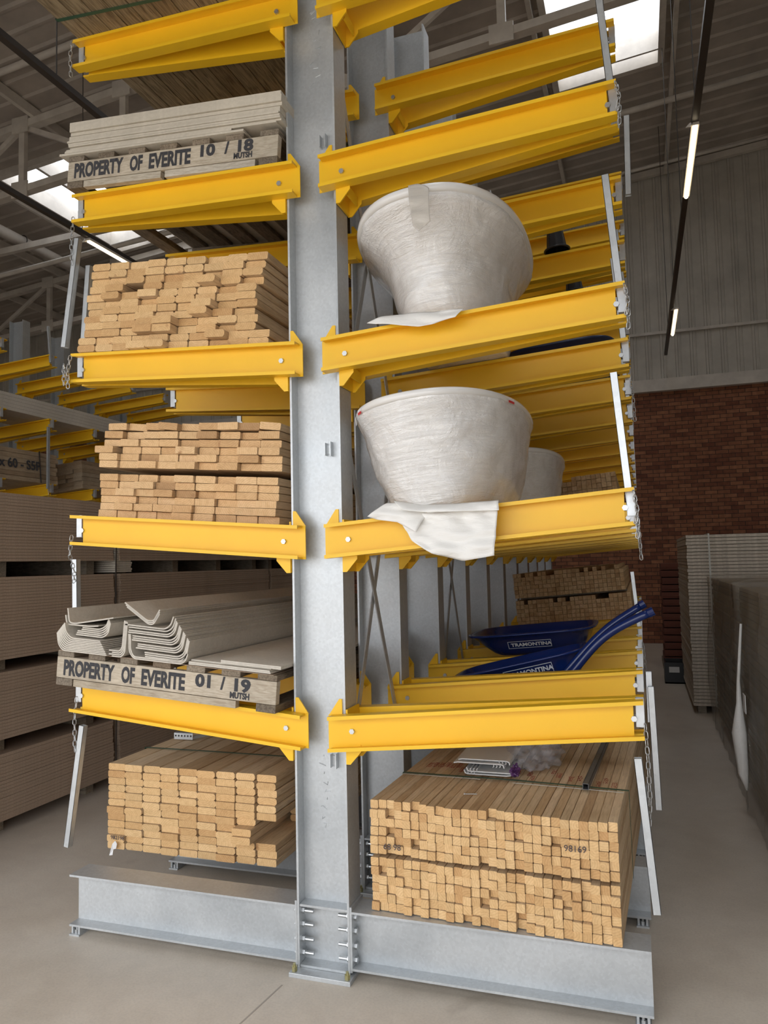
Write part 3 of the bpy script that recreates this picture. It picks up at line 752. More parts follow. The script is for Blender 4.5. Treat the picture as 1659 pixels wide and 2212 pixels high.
o = blob(.12, .20, .085, .5, 2, 40, 24).obj('plastic_bag', CLEAR, loc=(.86, .80, ZT+.056), smooth=True); tag(o, 'crumpled clear plastic bag beside the white profiles on the battens', 'bag')
o = blob(.022, .03, .03, .9, 9, 18, 12).obj('plastic_scrap', PURPLE, loc=(.80, .50, ZT+.035)); tag(o, 'purple plastic scrap against the white profiles', 'scrap')
# perforated hanger and paper tag on left stack
ZTL = .291+.4660
q = MB().box(0, .13, 0, .002, 0, .04)
for i in range(6): hexa(.006, -.0012, 0, .012+.021*i, .022, 1, 1, q, 10)
q.box(0, .13, 0, .03, .038, .04)
tag(q.obj('perforated_bracket', [ZINC, DARK], loc=(-1.40, .93, ZTL+.001), rot=(0, 0, .05)), 'perforated metal bracket on top of the left board stack', 'bracket')
q = MB().tube([(-1.40, .9, 0), (-.9, 1.9, 0)], .012, 4)
tag(q.obj('metal_strip', GALV, loc=(.12, .05, ZTL+.012)), 'thin metal strip lying on the left board stack behind the bracket', 'strip')
q = MB().add([(0, 0, 0), (.02, -.004, .006), (.032, -.01, .036), (.018, -.008, .05), (-.004, -.004, .03), (-.018, -.012, -.03), (.004, -.012, -.026)], [(0, 1, 2, 3, 4), (4, 5, 6, 0)])
o = q.obj('paper_tag', WHITE, loc=(-1.392, .34, .295)); m_ = o.modifiers.new('t', 'SOLIDIFY'); m_.thickness = .0008; tag(o, 'torn white paper tag at the bottom left corner of the board stack', 'tag')
def mark(s, u, v, yp, size, label, rot=0):
    p = un(u, v, 1, yp); o = text(s, size, PENCIL, None, MT(p.x, yp-.001, p.z) @ FRONT @ Matrix.Rotation(rot, 4, 'Z'), 'pencil_number'); tag(o, label, 'handwriting'); return o
mark('982198', 239, 1812, .345, .030, 'pencilled number on a board end at the lower left of the strapped stack')
mark('68 98', 828, 1834, .032, .036, 'pencilled numbers on batten ends at the left of the upper bundle')
mark('98169', 1218, 1838, -.012, .036, 'pencilled numbers on batten ends at the right of the upper bundle')
p = un(889, 1893, 1, .04); tag(text('X', .045, PENCIL, None, MT(p.x, .038, p.z) @ FRONT, 'pencil_number'), 'pencilled cross on a batten end in the lower bundle', 'handwriting')

# ---------------------------------------------------------------- pallets and sheet loads
def pallet(F, x0, wd, y0, L, date, label, soft):
    t = empty('pallet', (0, 0, 0)); t.matrix_world = F @ MT(x0, y0, 0); tag(t, label, 'pallet', 'stencilled timber pallets')
    bz = .038
    for i, y in enumerate((0, L*.5, L-.04)):
        br = MB().box(0, wd, 0, .038, bz, bz+.105).obj('bearer', BEARW if i == 0 else OLDW, t, loc=(0, y, 0), bevel=.003)
        if i == 0:
            tag(br, 'limewashed board with stencilled lettering')
            for wd_, f0, f1, sz, dz, of in (('PROPERTY', .036, .284, .103, .018, .0042), ('OF', .318, .380, .103, .018, .0042), ('EVERITE', .412, .610, .103, .018, .0042),
                                            (date[:2], .655, .722, .078, .044, .0034), ('/', .765, .785, .078, .044, .0034), (date[-2:], .825, .893, .078, .044, .0034), ('MUTSH', .808, .890, .038, .010, .0016)):
                o_ = text(wd_, sz, INK, br, Matrix(), 'stencil_lettering', off=of); me_ = o_.data; xs_ = [v.co.x for v in me_.vertices]; w_ = max(xs_)-min(xs_)
                sx_ = (f1-f0)*wd/w_; o_.matrix_basis = MT(f0*wd-min(xs_)*sx_, -.0012, bz+dz) @ FRONT @ Matrix.Diagonal((sx_, 1, 1, 1))
    for i in range(7):
        x = (wd-.10)*i/6
        MB().box(x, x+.10, 0, L, bz+.106, bz+.134).obj('deck_board', OLDY, t, bevel=.004)
    for x in (0, wd-.10):
        MB().box(x, x+.10, 0, L, 0, bz-.001).obj('bottom_board', OLDY, t, bevel=.004)
    MB().box(.105, wd*.47 if not soft else wd-.205, .003, .036, .001, bz-.003).obj('bottom_lath', BEARW, t)
    if not soft: MB().box(wd*.49, wd-.12, .003, .036, .001, bz-.003).obj('bottom_lath', BEARW, t)
    return t
FA = frame(-1, 0, 0); FD = frame(-1, 3, 0)
pallet(FA, -1.40, 1.225, -.10, 2.4, '01 / 19', 'stencilled pallet carrying grey profiles on the lowest left shelf', True)
pallet(FD, -1.385, 1.235, -.06, 1.22, '10 / 18', 'stencilled pallet carrying pale boards on the fourth left shelf', False)
pallet(FD, -1.385, 1.235, 1.22, 1.22, '10 / 18', 'second pallet behind the stencilled one on the fourth left shelf', False)
# pale boards on the upper pallet
TH = [.022, .034, .018, .030, .012, .012, .010, .010, .010, .012, .012]
z = .1735; r_ = random.Random(4)
for i, th in enumerate(TH[::-1]):
    dx = r_.uniform(-.008, .008); wd = 1.24; x0 = -1.385
    if i == 0: x0, wd = -1.43, 1.10
    if i == 1: x0, wd = -1.40, 1.0
    if i == 2: x0, wd = -1.39, 1.235
    o = MB().box(0, wd, 0, 2.42, 0, th-.0015).obj('ceiling_board', WBRD, M=FD @ MT(x0+dx, -.07+r_.uniform(-.006, .01), z)); z += th
    tag(o, 'pale building board on the fourth left shelf pallet, %s from the bottom of the pile' % OW[i], 'board', 'pale boards on the upper pallet')
# fibre cement profiles on the lower pallet; outlines in shelf coordinates (u along shelf, w up)
Ai = FA.inverted()
def sp(u, v, y=-.13):
    p = Ai @ un(u, v, 1, y); return (p.x, p.z)
def rnd_path(pts, r=.022, n_=4):
    P = [Vector(p) for p in pts]; out = [P[0]]
    for i in range(1, len(P)-1):
        a = (P[i-1]-P[i]); b = (P[i+1]-P[i]); k = min(r, a.length*.45, b.length*.45); a.normalize(); b.normalize()
        p0, p2 = P[i]+a*k, P[i]+b*k
        for j in range(n_+1):
            t = j/n_; out.append(p0*(1-t)**2+P[i]*2*t*(1-t)+p2*t*t)
    out.append(P[-1]); return out
NP = [0]
def prof(pts, label, dy=0., L=2.45, th=.0062):
    P = rnd_path(pts); o = MB().ribbon([tuple(p) for p in P], th, 1, 0, L).obj('fibre_cement_profile', FIBC, M=FA @ MT(0, -.13+dy, 0))
    tag(o, label, 'cement profile', 'bent grey cement profiles on the lowest left shelf'); NP[0] += 1
def sh_(pts, du, dw): return [(p[0]+du, p[1]+dw) for p in pts]
BASEW = .176
Bs = BASEW+.004
# lower left nest: lip on the left, base to the right
x_l = sp(121, 1400)[0]
for i in range(9):
    e = .0085*i; prof([(x_l-.0+e*.9, Bs+.085+e*.8), (x_l+.012+e*.9, Bs+.028+e), (x_l+.04+e, Bs+e), (x_l+.305-.003*i, Bs+e)],
                      'bent grey cement profile, left nest with lips on the left, %s from the bottom' % OW[i], dy=-.01*i*.3)
# upper left nest: lip on the right
zz = Bs+.085
for i in range(5):
    e = .0085*i; prof([(x_l+.115+.02*(i > 2), zz+e), (x_l+.275-e, zz+e-.002), (x_l+.305-e*.8, zz+.02+e), (x_l+.315-e*.8, zz+.072+e*.5)],
                      'bent grey cement profile, left nest with lips on the right, %s from the bottom' % OW[i], dy=.005*i)
prof([(x_l+.045, zz+.050+.04), (x_l+.055, zz+.045), (x_l+.20, zz+.046), (x_l+.245, zz+.052)], 'bent grey cement profile tipped on the left nest, lower of two')
prof([(x_l+.055, zz+.125), (x_l+.070, zz+.055), (x_l+.105, zz+.052), (x_l+.33, zz+.098)], 'bent grey cement profile tipped on its side at the top left')
# small set between nests
for i in range(4):
    e = .009*i; prof([(x_l+.335-.018*(i % 2), Bs+e), (x_l+.388-e*.3, Bs+e), (x_l+.408-e*.6, Bs+.022+e), (x_l+.412-e*.6, Bs+.17+e*.2)],
                     'narrow bent cement profile standing between the two nests, %s from outside' % OW[i])
xr = x_l+.425
for i in range(2):
    prof([(xr+.0075*i, Bs+.115), (xr+.008+.0075*i, Bs+.03+.008*i), (xr+.035, Bs+.008*i), (xr+.30, Bs+.008*i), (xr+.325-.006*i, Bs+.02+.008*i), (xr+.333-.006*i, Bs+.05)],
         'wide bent cement profile at the bottom of the right nest, %s' % ('outer', 'inner')[i])
lv_ = Bs+.016
specs = [(xr+.10, .215), (xr+.095, .220), (xr+.09, .225), (xr+.045, .245), (xr+.05, .245), (xr+.048, .240), (xr+.02, .245), (xr+.02, .245), (xr+.015, .240), (xr-.005, .235), (xr-.005, .240), (xr-.02, .235), (xr-.025, .23)]
off = [0, 0, 0, .022, .022, .022, .042, .042, .044, .062, .062, .074, .080]
for i, (a, L_) in enumerate(specs):
    e = .0088*i+off[i]*.45; r2 = xr+.325-.0075*i-off[i]*.05
    prof([(a, lv_+e), (r2-.03, lv_+e-.004), (r2, lv_+e+.018), (r2+.012, lv_+e+.095-.003*i)],
         'bent grey cement profile, right nest with lips on the right, %s from the bottom' % OW[i], dy=.004*(i % 3))
ez = lv_+.0088*12+.08*.45
for i in range(3):
    a = sp(240+3*i, 1300+6*i); b = sp(303, 1341+4*i); c = sp(318, 1310)
    prof([(xr-.035+.007*i, ez+.105-.010*i), (xr+.10+.004*i, ez+.028-.008*i), (xr+.135, ez+.030-.008*i), (xr+.165, ez+.085-.01*i)], 'open V of bent cement sheet on top of the right nest, %s from outside' % OW[i])
# flat sheets at the right
z = Bs
for i in range(5):
    x0 = xr+.335+(.0 if i < 3 else .17); w_ = 1.235-1.40-.03
    x1 = -.165
    if i < 3: x1 = -.20-.004*i
    o = MB().box(x0, x1+.015*(i > 2), 0, 2.44, 0, .0072).obj('cement_sheet', FIBC, M=FA @ MT(0, -.12+(.02 if i == 2 else 0), z+.0078*i))
    tag(o, 'flat grey cement sheet at the right of the lower pallet, %s from the bottom' % OW[i], 'sheet', 'flat cement sheets on the lower pallet')
o = MB().box(x_l+.0, -.19, 0, 2.4, 0, .0025).obj('cement_sheet', MDF, M=FA @ MT(0, -.11, .1725)); tag(o, 'thin dark slip sheet directly on the lower left pallet deck', 'sheet')
# top shelf planks seen from below
FE = frame(-1, 4, 0)
PM = board_mesh('plank', .1095, .036, 3.9, .002, [DECKW, DECKW])
for r in range(4):
    for c in range(10):
        o = bpy.data.objects.new('timber_plank', PM); C.objects.link(o)
        o.matrix_world = FE @ MT(-1.315+.113*c, -.62+rnd.uniform(-.02, .02), .0195+.038*r) @ Matrix.Rotation(rnd.uniform(-.01, .01), 4, 'Y')
        tag(o, 'old brown plank, top left shelf, %s layer up, %s from left' % (OW[r], OW[c]), 'plank', 'old planks on the top left shelf')
strap([(-1.376, .14), (-1.376, -.0015), (-.24, -.0015)], 'dark green strap under the top shelf planks, nearer one', wd=.02, M=FE, y=-.16)
strap([(-1.376, .14), (-1.376, -.0015), (-.24, -.0015)], 'dark green strap under the top shelf planks, farther one', wd=.02, M=FE, y=1.35)

# ---------------------------------------------------------------- bathtubs
def tub_mesh(z_prof, nu=96, ex=2.35, open_top=True, wrinkle=0., seed=0, egg=.0):
    q = MB(); vs = []
    for (z, hx, hy) in z_prof:
        for j in range(nu):
            a = 2*PI*j/nu; c_, s_ = math.cos(a), math.sin(a)
            x = hx*math.copysign(abs(c_)**(2/ex), c_); y = hy*math.copysign(abs(s_)**(2/ex), s_)
            if egg: x *= 1+egg*y/hy
            if wrinkle:
                nn = mnoise.noise(Vector((x*5, y*5, z*14+seed)))*.6+mnoise.noise(Vector((x*16+z*20, y*16, z*9+seed)))*.4
                k = 1+wrinkle*nn/max(.2, math.hypot(x, y)); x *= k; y *= k
            vs.append((x, y, z))
    n_ = len(z_prof)
    fs = [(i*nu+j, i*nu+(j+1) % nu, (i+1)*nu+(j+1) % nu, (i+1)*nu+j) for i in range(n_-1) for j in range(nu)]
    fs.append(tuple(range(nu-1, -1, -1))); 
    fs.append(tuple((n_-1)*nu+j for j in range(nu)))
    return q.add(vs, fs)
def interp(prof_, n_):
    out = []
    for i in range(n_+1):
        t = i/n_*(len(prof_)-1); k = min(int(t), len(prof_)-2); f = t-k
        p = [prof_[max(0, k-1)], prof_[k], prof_[k+1], prof_[min(len(prof_)-1, k+2)]]
        out.append(tuple(.5*((2*p[1][m]) + (-p[0][m]+p[2][m])*f + (2*p[0][m]-5*p[1][m]+4*p[2][m]-p[3][m])*f*f + (-p[0][m]+3*p[1][m]-3*p[2][m]+p[3][m])*f**3) for m in range(3)))
    return out
def tub(F, cx, cy, prof_, rim, label, lab=True, rotz=0., tilt=0.):
    t = empty('bathtub', (0, 0, 0)); t.matrix_world = F @ MT(cx, cy, 0) @ Matrix.Rotation(rotz, 4, 'Z') @ Matrix.Rotation(tilt, 4, 'X'); tag(t, label, 'bathtub', 'plastic wrapped bathtubs on the right shelves')
    zt, hx, hy, rr = rim
    ring = [(zt-rr*1.6, hx-rr*.8, hy-rr*.8), (zt-rr*1.5, hx-rr*.2, hy-rr*.2), (zt-rr*.9, hx, hy), (zt-rr*.3, hx-rr*.15, hy-rr*.15), (zt, hx-rr*.7, hy-rr*.7), (zt-rr*.1, hx-rr*1.6, hy-rr*1.6), (zt-rr*2, hx-rr*2.2, hy-rr*2.2),
            (zt*.6, hx*.52, hy*.6), (zt*.22, hx*.40, hy*.5)]
    tub_mesh(ring).obj('tub_shell', TUBM, t, smooth=True)
    b = tub_mesh(interp(prof_, 40), wrinkle=.018, seed=cx*9+cy).obj('wrapped_body', WRAP, t, smooth=True)
    return t
FBr = frame(1, 1, 0); FCr = frame(1, 2, 0)
PB = [(.004, .225, .55), (.03, .262, .585), (.09, .292, .63), (.18, .325, .67), (.29, .352, .71), (.38, .370, .74), (.43, .385, .765), (.455, .392, .775), (.468, .388, .772)]
tb = tub(FBr, .566, .52, PB, (.492, .397, .785, .022), 'large white bathtub in stretch wrap with torn film, second right shelf, nearest')
PCt = [(.004, .225, .55), (.05, .245, .58), (.14, .258, .60), (.24, .275, .62), (.34, .305, .665), (.42, .355, .74), (.465, .395, .80), (.485, .405, .812), (.50, .40, .808)]
tc_ = tub(FCr, .572, .62, PCt, (.53, .418, .83, .026), 'large white flared bathtub in stretch wrap on the third right shelf', rotz=.03)
tub(FBr, .56, 2.35, PB, (.492, .397, .785, .022), 'white wrapped bathtub behind the nearest one, second right shelf')
# stickers on the nearest tub
def sticker(parent, F, a, zz, w_, h_, m, name='sticker', hx=.397, hy=.785, ex=2.35, out=.003):
    q = MB(); vs = []; n_ = 6
    for i in range(n_+1):
        aa = a+(i/n_-.5)*w_
        c_, s_ = math.cos(aa), math.sin(aa); x = (hx+out)*math.copysign(abs(c_)**(2/ex), c_); y = (hy+out)*math.copysign(abs(s_)**(2/ex), s_)
        vs += [(x, y, zz), (x*.995, y*.995, zz-h_)]
    return q.add(vs, [(2*i, 2*i+1, 2*i+3, 2*i+2) for i in range(n_)]).obj(name, m, parent)
for a in (PI+.93, 2*PI-.42): sticker(tb, None, a, .478, .10, .010, WHITE); sticker(tb, None, a+.0, .466, .10, .010, RED, out=.0035)
sticker(tb, None, PI+.70, .468, .10, .035, WHITE)
# hanging film
def sheet_film(top, bot, y, name, label, nu=46, nv=22, amp=.02, seed=0, m=FILM, parent=None, sag=0.):
    def lerp(P, t):
        t *= len(P)-1; k = min(int(t), len(P)-2); f = t-k; f = f
        return (P[k][0]+(P[k+1][0]-P[k][0])*f, P[k][1]+(P[k+1][1]-P[k][1])*f)
    vs = []
    for i in range(nv+1):
        for j in range(nu+1):
            a = lerp(top, j/nu); b = lerp(bot, j/nu); t = i/nv
            p = un(a[0]+(b[0]-a[0])*t, a[1]+(b[1]-a[1])*t, 1, y)
            d = Vector((p.x*7+p.z*3, p.z*13, seed)); yy = y-amp*abs(mnoise.noise(d))-amp*.6*mnoise.noise(Vector((p.x*3+p.z*26, p.z*9-p.x*9, seed+4)))+sag*(1-t)**2
            vs.append((p.x, yy, p.z))
    fs = [(i*(nu+1)+j, i*(nu+1)+j+1, (i+1)*(nu+1)+j+1, (i+1)*(nu+1)+j) for i in range(nv) for j in range(nu)]
    o = MB().add(vs, fs).obj(name, m, smooth=True); md = o.modifiers.new('t', 'SOLIDIFY'); md.thickness = .0012
    if parent: 
        bpy.context.view_layer.update(); o.parent = parent; o.matrix_parent_inverse = parent.matrix_world.inverted()
    return o
bpy.context.view_layer.update()
sheet_film([(868, 1128), (905, 1108), (960, 1104), (1030, 1098), (1074, 1088)], [(870, 1134), (890, 1168), (935, 1196), (1000, 1212), (1068, 1200)], -.10, 'torn_film', '', amp=.03, parent=tb, sag=.03)
sheet_film([(830, 1085), (850, 1085), (880, 1088), (920, 1108)], [(795, 1116), (812, 1122), (858, 1128), (902, 1150)], -.10, 'torn_film', '', nu=24, nv=12, amp=.03, seed=3, parent=tb, sag=.03)
sheet_film([(845, 1080), (900, 1088), (980, 1086), (1074, 1078)], [(872, 1102), (930, 1108), (1000, 1104), (1078, 1102)], -.115, 'torn_film', '', nu=40, nv=8, amp=.035, seed=7, parent=tb, sag=.05)
sheet_film([(820, 680), (880, 672), (940, 668), (1000, 662)], [(792, 698), (850, 702), (905, 706), (985, 686)], -.085, 'torn_film', '', nu=40, nv=8, amp=.02, seed=8, parent=tc_, sag=.03)
sheet_film([(876, 392), (895, 388), (915, 392), (922, 398)], [(892, 488), (905, 500), (915, 490), (930, 478)], -.272, 'tape_flap', '', nu=14, nv=22, amp=.012, seed=5, parent=tc_, m=m_film('crinkled_tape', (.62, .58, .52), .7, .2), sag=.035)

# ---------------------------------------------------------------- wheelbarrow parts and dark goods
def tray(M, L_, W_, H_, label, m=BLUE, logo=None, lx=.1, lz=.05):
    t = empty('wheelbarrow_tray', (0, 0, 0)); t.matrix_world = M; tag(t, label, 'wheelbarrow tray')
    def ring(z, fx, fy, ox=0):
        pts = []; n_ = 48; ex = 4.2
        for j in range(n_):
            a = 2*PI*j/n_; c_, s_ = math.cos(a), math.sin(a)
            pts.append((ox+L_/2*fx*math.copysign(abs(c_)**(2/ex), c_), W_/2*fy*math.copysign(abs(s_)**(2/ex), s_), z))
        return pts
    rs_ = [ring(0, .66, .60, .04), ring(.02, .74, .68, .035), ring(H_*.5, .86, .82, .02), ring(H_-.012, .97, .95), ring(H_-.012, 1.03, 1.03), ring(H_, 1.03, 1.03), ring(H_, .965, .94), ring(H_*.5, .84, .80, .02), ring(.022, .70, .64, .04)]
    vs = [p for r in rs_ for p in r]; n_ = 48
    fs = [(i*n_+j, i*n_+(j+1) % n_, (i+1)*n_+(j+1) % n_, (i+1)*n_+j) for i in range(len(rs_)-1) for j in range(n_)]
    fs.append(tuple(range(n_-1, -1, -1))); fs.append(tuple((len(rs_)-1)*n_+j for j in range(n_)))
    MB().add(vs, fs).obj('pan', m, t, smooth=False).data.polygons.foreach_set('use_smooth', [True]*(len(fs)-2)+[False]*2)
    if logo:
        an = math.atan2(W_/2*(.95-.82), H_*.5-.012)
        lm = MT(lx, -W_/2*.90-.006, lz) @ Matrix.Rotation(-an, 4, 'X').inverted() @ FRONT
        text(logo, .040, LOGO, t, lm, 'logo_lettering', off=.0012)
        q = MB(); a0, a1, b0, b1, k = -.02, .262, -.017, .045, .0032
        for r in ((a0, a1, b0, b0+k), (a0, a1, b1-k, b1), (a0, a0+k, b0, b1), (a1-k, a1, b0, b1)): q.box(r[0], r[1], r[2], r[3], 0, .0008)
        q.obj('logo_border', LOGO, t, M=lm)
    return t
tray(MT(.70, 2.2, 1.197) @ Matrix.Rotation(-.085, 4, 'Y'), .84, .80, .155, 'level blue wheelbarrow tray on the lowest right shelf, farther one', logo='TRAMONTINA', lx=-.11, lz=.07)
tray(MT(.755, 1.355, 1.075) @ Matrix.Rotation(-.235, 4, 'Y'), .76, .46, .17, 'tilted blue wheelbarrow tray on the lowest right shelf, nearer one', logo='TRAMONTINA', lx=-.06, lz=.098)
t = empty('wheelbarrow_chassis', (1.0, 1.13, 1.19)); tag(t, 'blue tubular wheelbarrow frame sticking out over the right aisle', 'wheelbarrow frame')
def bez(P, n_=18):
    return [tuple(Vector(a)) for a in [sum((Vector(P[k])*c for k, c in enumerate(((1-t)**3, 3*t*(1-t)**2, 3*t*t*(1-t), t**3))), Vector()) for t in [i/n_ for i in range(n_+1)]]]
MB().tube(bez([(-.03, .02, -.02), (.19, .02, .24), (.22, .05, .26), (.41, .07, .375)]), .021, 12).obj('handle_tube', BLUE, t, smooth=True)
MB().tube(bez([(.0, -.02, -.03), (.18, -.02, .20), (.21, -.02, .235), (.455, -.03, .345)]), .023, 12).obj('handle_tube', BLUE, t, smooth=True)
MB().tube([(.40, .065, .372), (.425, .069, .386)], .024, 12).obj('tube_end', BLUE, t); MB().tube([(.44, -.03, .338), (.47, -.03, .352)], .025, 12).obj('tube_end', BLUE, t)
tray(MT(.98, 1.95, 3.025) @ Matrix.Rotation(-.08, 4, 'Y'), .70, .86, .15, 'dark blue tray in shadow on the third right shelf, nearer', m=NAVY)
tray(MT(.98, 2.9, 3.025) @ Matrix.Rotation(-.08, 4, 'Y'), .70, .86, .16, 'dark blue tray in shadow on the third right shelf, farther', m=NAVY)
# ribbed black pots on the fourth shelf
def pot(x, y, z, rot, label):
    t = empty('plastic_pot', (x, y, z), rot); tag(t, label, 'pot', 'black plastic pots')
    b = MB(); n_ = 32; vs = []
    for zz, r in ((0, .075), (.015, .075), (.015, .062), (.16, .046), (.165, .04), (.165, .0)):
        for j in range(n_):
            k = 1+(.05 if (j % 4 < 2 and .01 < zz < .161) else 0); vs.append((r*k*math.cos(2*PI*j/n_), r*k*math.sin(2*PI*j/n_), zz))
    b.add(vs, [(i*n_+j, i*n_+(j+1) % n_, (i+1)*n_+(j+1) % n_, (i+1)*n_+j) for i in range(5) for j in range(n_)]); b.obj('body', DARK, t)
    MB().tube([(.08*math.cos(2*PI*j/24), .08*math.sin(2*PI*j/24), .006) for j in range(24)], .006, 6, closed=True).obj('rim', DARK, t, smooth=True)
pot(.985, 1.72, 3.832, (0, -.08, 0), 'ribbed black plastic pot upside down on the fourth right shelf, lower one')
pot(1.03, 2.58, 3.836, (0, -.08, 0), 'black plastic pot upside down farther back on the fourth right shelf')

# ---------------------------------------------------------------- left background: fibreboard stacks and second rack
MD = {}
for s_, (ya, yb) in enumerate(((-.95, 2.20), (2.28, 5.05), (5.12, 7.9))):
    for b_, (za, zb) in enumerate(((.10, .56), (.66, 1.125), (1.21, 1.79), (1.90, 2.39))):
        n_ = int(round((zb-za)/.0225)); th = (zb-za)/n_
        if (s_, b_) not in MD: me = MB().box(-1.83, 0, 0, yb-ya, 0, th-.0016).obj('x', MDF); MD[(s_, b_)] = me.data; bpy.data.objects.remove(me)
        if s_ == 2:
            o = MB()
            for i in range(n_): o.box(-1.83, random.uniform(-.004, .004), 0, yb-ya, i*th, i*th+th-.0016)
            tag(o.obj('fibreboard_block', MDF, loc=(-2.85, ya, za)), 'far block of brown fibreboard sheets, third tall stack, %s block up' % OW[b_], 'fibreboard', kind='stuff')
        else:
            for i in range(n_):
                o = bpy.data.objects.new('fibreboard_sheet', MD[(s_, b_)]); C.objects.link(o)
                o.location = (-2.85+random.uniform(-.004, .004)+.006*math.sin(i*.3+b_), ya+random.uniform(-.004, .004), za+i*th)
                tag(o, 'brown fibreboard sheet, %s tall left stack, %s block up, %s from its bottom' % (('nearer', 'farther')[s_], OW[b_], OW[i]), 'fibreboard sheet', 'brown fibreboard sheets in the left stacks')
        for k in range(4):
            yy = ya+.12+k*((yb-ya)-.34)/3; z0 = {0: 0, 1: .56, 2: 1.126, 3: 1.79}[b_]; hgt = za-z0
            o = MB().box(-1.8, -.10, 0, .09, 0, hgt-.001).obj('dunnage_block', OLDW, loc=(-2.85, yy, z0))
            tag(o, 'dunnage timber under %s fibreboard block, %s tall stack, %s from front' % (OW[b_], ('nearer', 'farther', 'farthest')[s_], OW[k]), 'dunnage', 'dunnage timbers under the fibreboard')
for yy in (2.215,):
    o = MB().tube([(0, 0, .10), (.004, .005, .8), (-.003, -.004, 1.2), (0, 0, 1.95), (.005, .0, 2.3)], .006, 5).obj('strap', TRACK, loc=(-2.838, yy, .1)); tag(o, 'dark strap hanging at the gap between the fibreboard stacks', 'strap')
o = MB()
for i in range(12): o.box(-.3, 0, 0, .22+.01*math.sin(i*2.1), i*.018, i*.018+.015)
tag(o.obj('paper_bundle', WBRD, loc=(-2.86, 2.23, 1.80), rot=(0, 0, 0)), 'pale crumpled packing bundle wedged between the fibreboard stacks', 'packing')
# second rack
X2 = -7.36
pa = make_arm(1)
first = True
for i, yc in enumerate([3.13, 3.98, 4.84, 5.69, 6.55, 7.40, 8.26]):
    c = copy_tree(cols[1]); c.location = (X2, yc, 0); tag(c, 'dim galvanised column of the far left rack, %s from its near end' % OW[i], 'rack column', 'galvanised rack columns')
    for k in (2, 3, 4):
        a = pa if first else copy_tree(pa); first = False; a.location = (X2, yc, ZL[k])
        tag(a, 'dim yellow arm, far left rack, %s level, %s column from its near end' % (LV[k], OW[i]), 'rack arm', 'yellow arms of the far left rack')
F2 = MT(X2, 0, 0) @ frame(1, 3, 0); F2C = MT(X2, 0, 0) @ frame(1, 2, 0)
LM = board_mesh('long_timber', .19, .044, 6.4, .002, [FIBC, FIBC]); LMS = board_mesh('plank', .148, .047, 2.9, .002, [DECKW, DECKW])
PALE = m_wood('rough_sawn_plank', (.52, .42, .30), (.36, .27, .18), (12, 1, 12), dirt=.3)
LMS = board_mesh('plank', .148, .056, 2.9, .002, [PALE, PALE])
for r in range(5):
    for c in range(3):
        o = bpy.data.objects.new('long_board', LM); C.objects.link(o); o.matrix_world = F2 @ MT(1.28-.195*c, 1.2+.02*r, .023+.045*r)
        tag(o, 'long pale board on the far left rack, %s layer up, %s from its front edge' % (OW[r], OW[c]), 'long board', 'long pale boards on the far left rack')
for p_, (yy, nm) in enumerate(((2.15, 'nearer lettered'), (5.55, 'farther dark'))):
    for r in range(7):
        for c in range(6):
            o = bpy.data.objects.new('rough_plank', LMS); C.objects.link(o); o.matrix_world = F2C @ MT(1.30-.15*c+rnd.uniform(-.006, .006), yy+rnd.uniform(-.03, .03), .03+.058*r)
            tag(o, 'rough plank, %s pack on far left rack, %s layer up, %s from front' % (nm, OW[r], OW[c]), 'plank', 'rough planks on the far left rack')
SIDE = Matrix.Rotation(PI/2, 4, 'Z') @ FRONT
o = text('4 x 60 - S5P', .165, INK, None, Matrix(), 'stencil_lettering', off=.004); w_ = max(v.co.x for v in o.data.vertices)
o.matrix_basis = F2C @ MT(1.386, 4.74-w_, .16) @ SIDE; tag(o, 'black stencilled size mark on the plank pack of the far left rack', 'lettering')
o = MB().box(0, .004, 0, .018, -.0, .42).obj('strap', TRACK, M=F2C @ MT(1.386, 4.72, 0)); tag(o, 'dark strap around the lettered plank pack on the far left rack', 'strap')
o = MB().box(0, .003, 0, .12, 0, .07).obj('paper_label', WHITE, M=F2C @ MT(1.383, 6.1, .05)); tag(o, 'small white label on the farther plank pack of the far left rack', 'label')
chain([(X2+1.405, 4.84, tz(3)), (X2+1.41, 4.82, tz(3)-.5), (X2+1.405, 4.84, tz(3)-.95)], 'chain and strap hanging from the far left rack beside the lettered planks', .04)
post((X2+1.43, 4.80, 2.9), (X2+1.43, 4.80, 3.72), 'dark stop post hanging from the far left rack beside the lettered planks')
post((X2+1.41, 4.86, 4.6), (X2+1.36, 4.86, 5.1), 'dark stop post upright on the top arm of the far left rack')

# ---------------------------------------------------------------- right background
SHm = MB().box(0, 1.25, 0, 2.4, 0, .034).obj('x', PLYE); smd = SHm.data; bpy.data.objects.remove(SHm)
for i in range(50):
    o = bpy.data.objects.new('timber_sheet', smd); C.objects.link(o); o.location = (1.935+random.uniform(-.006, .006), 6.42+random.uniform(-.006, .006), .09+.0398*i)
    tag(o, 'pale edged sheet in the tall pile by the right aisle, %s from the bottom' % OW[i], 'sheet', 'pale edged sheets piled by the right aisle')
for i, x in enumerate((1.98, 2.55, 3.06)):
    tag(MB().box(0, .09, 0, 2.3, 0, .089).obj('timber_bearer', OLDW, loc=(x, 6.45, 0)), 'bearer under the tall pale pile by the right aisle, %s from left' % OW[i], 'bearer', 'bearers under the pale pile')
o = MB().box(0, .02, -.004, 0, .0, 2.0).box(0, .02, -.004, 2.4, 2.0, 2.004).obj('strap', STRAPW, loc=(2.17, 6.405, .085)); tag(o, 'white strap down the front of the tall pale sheet pile', 'strap')
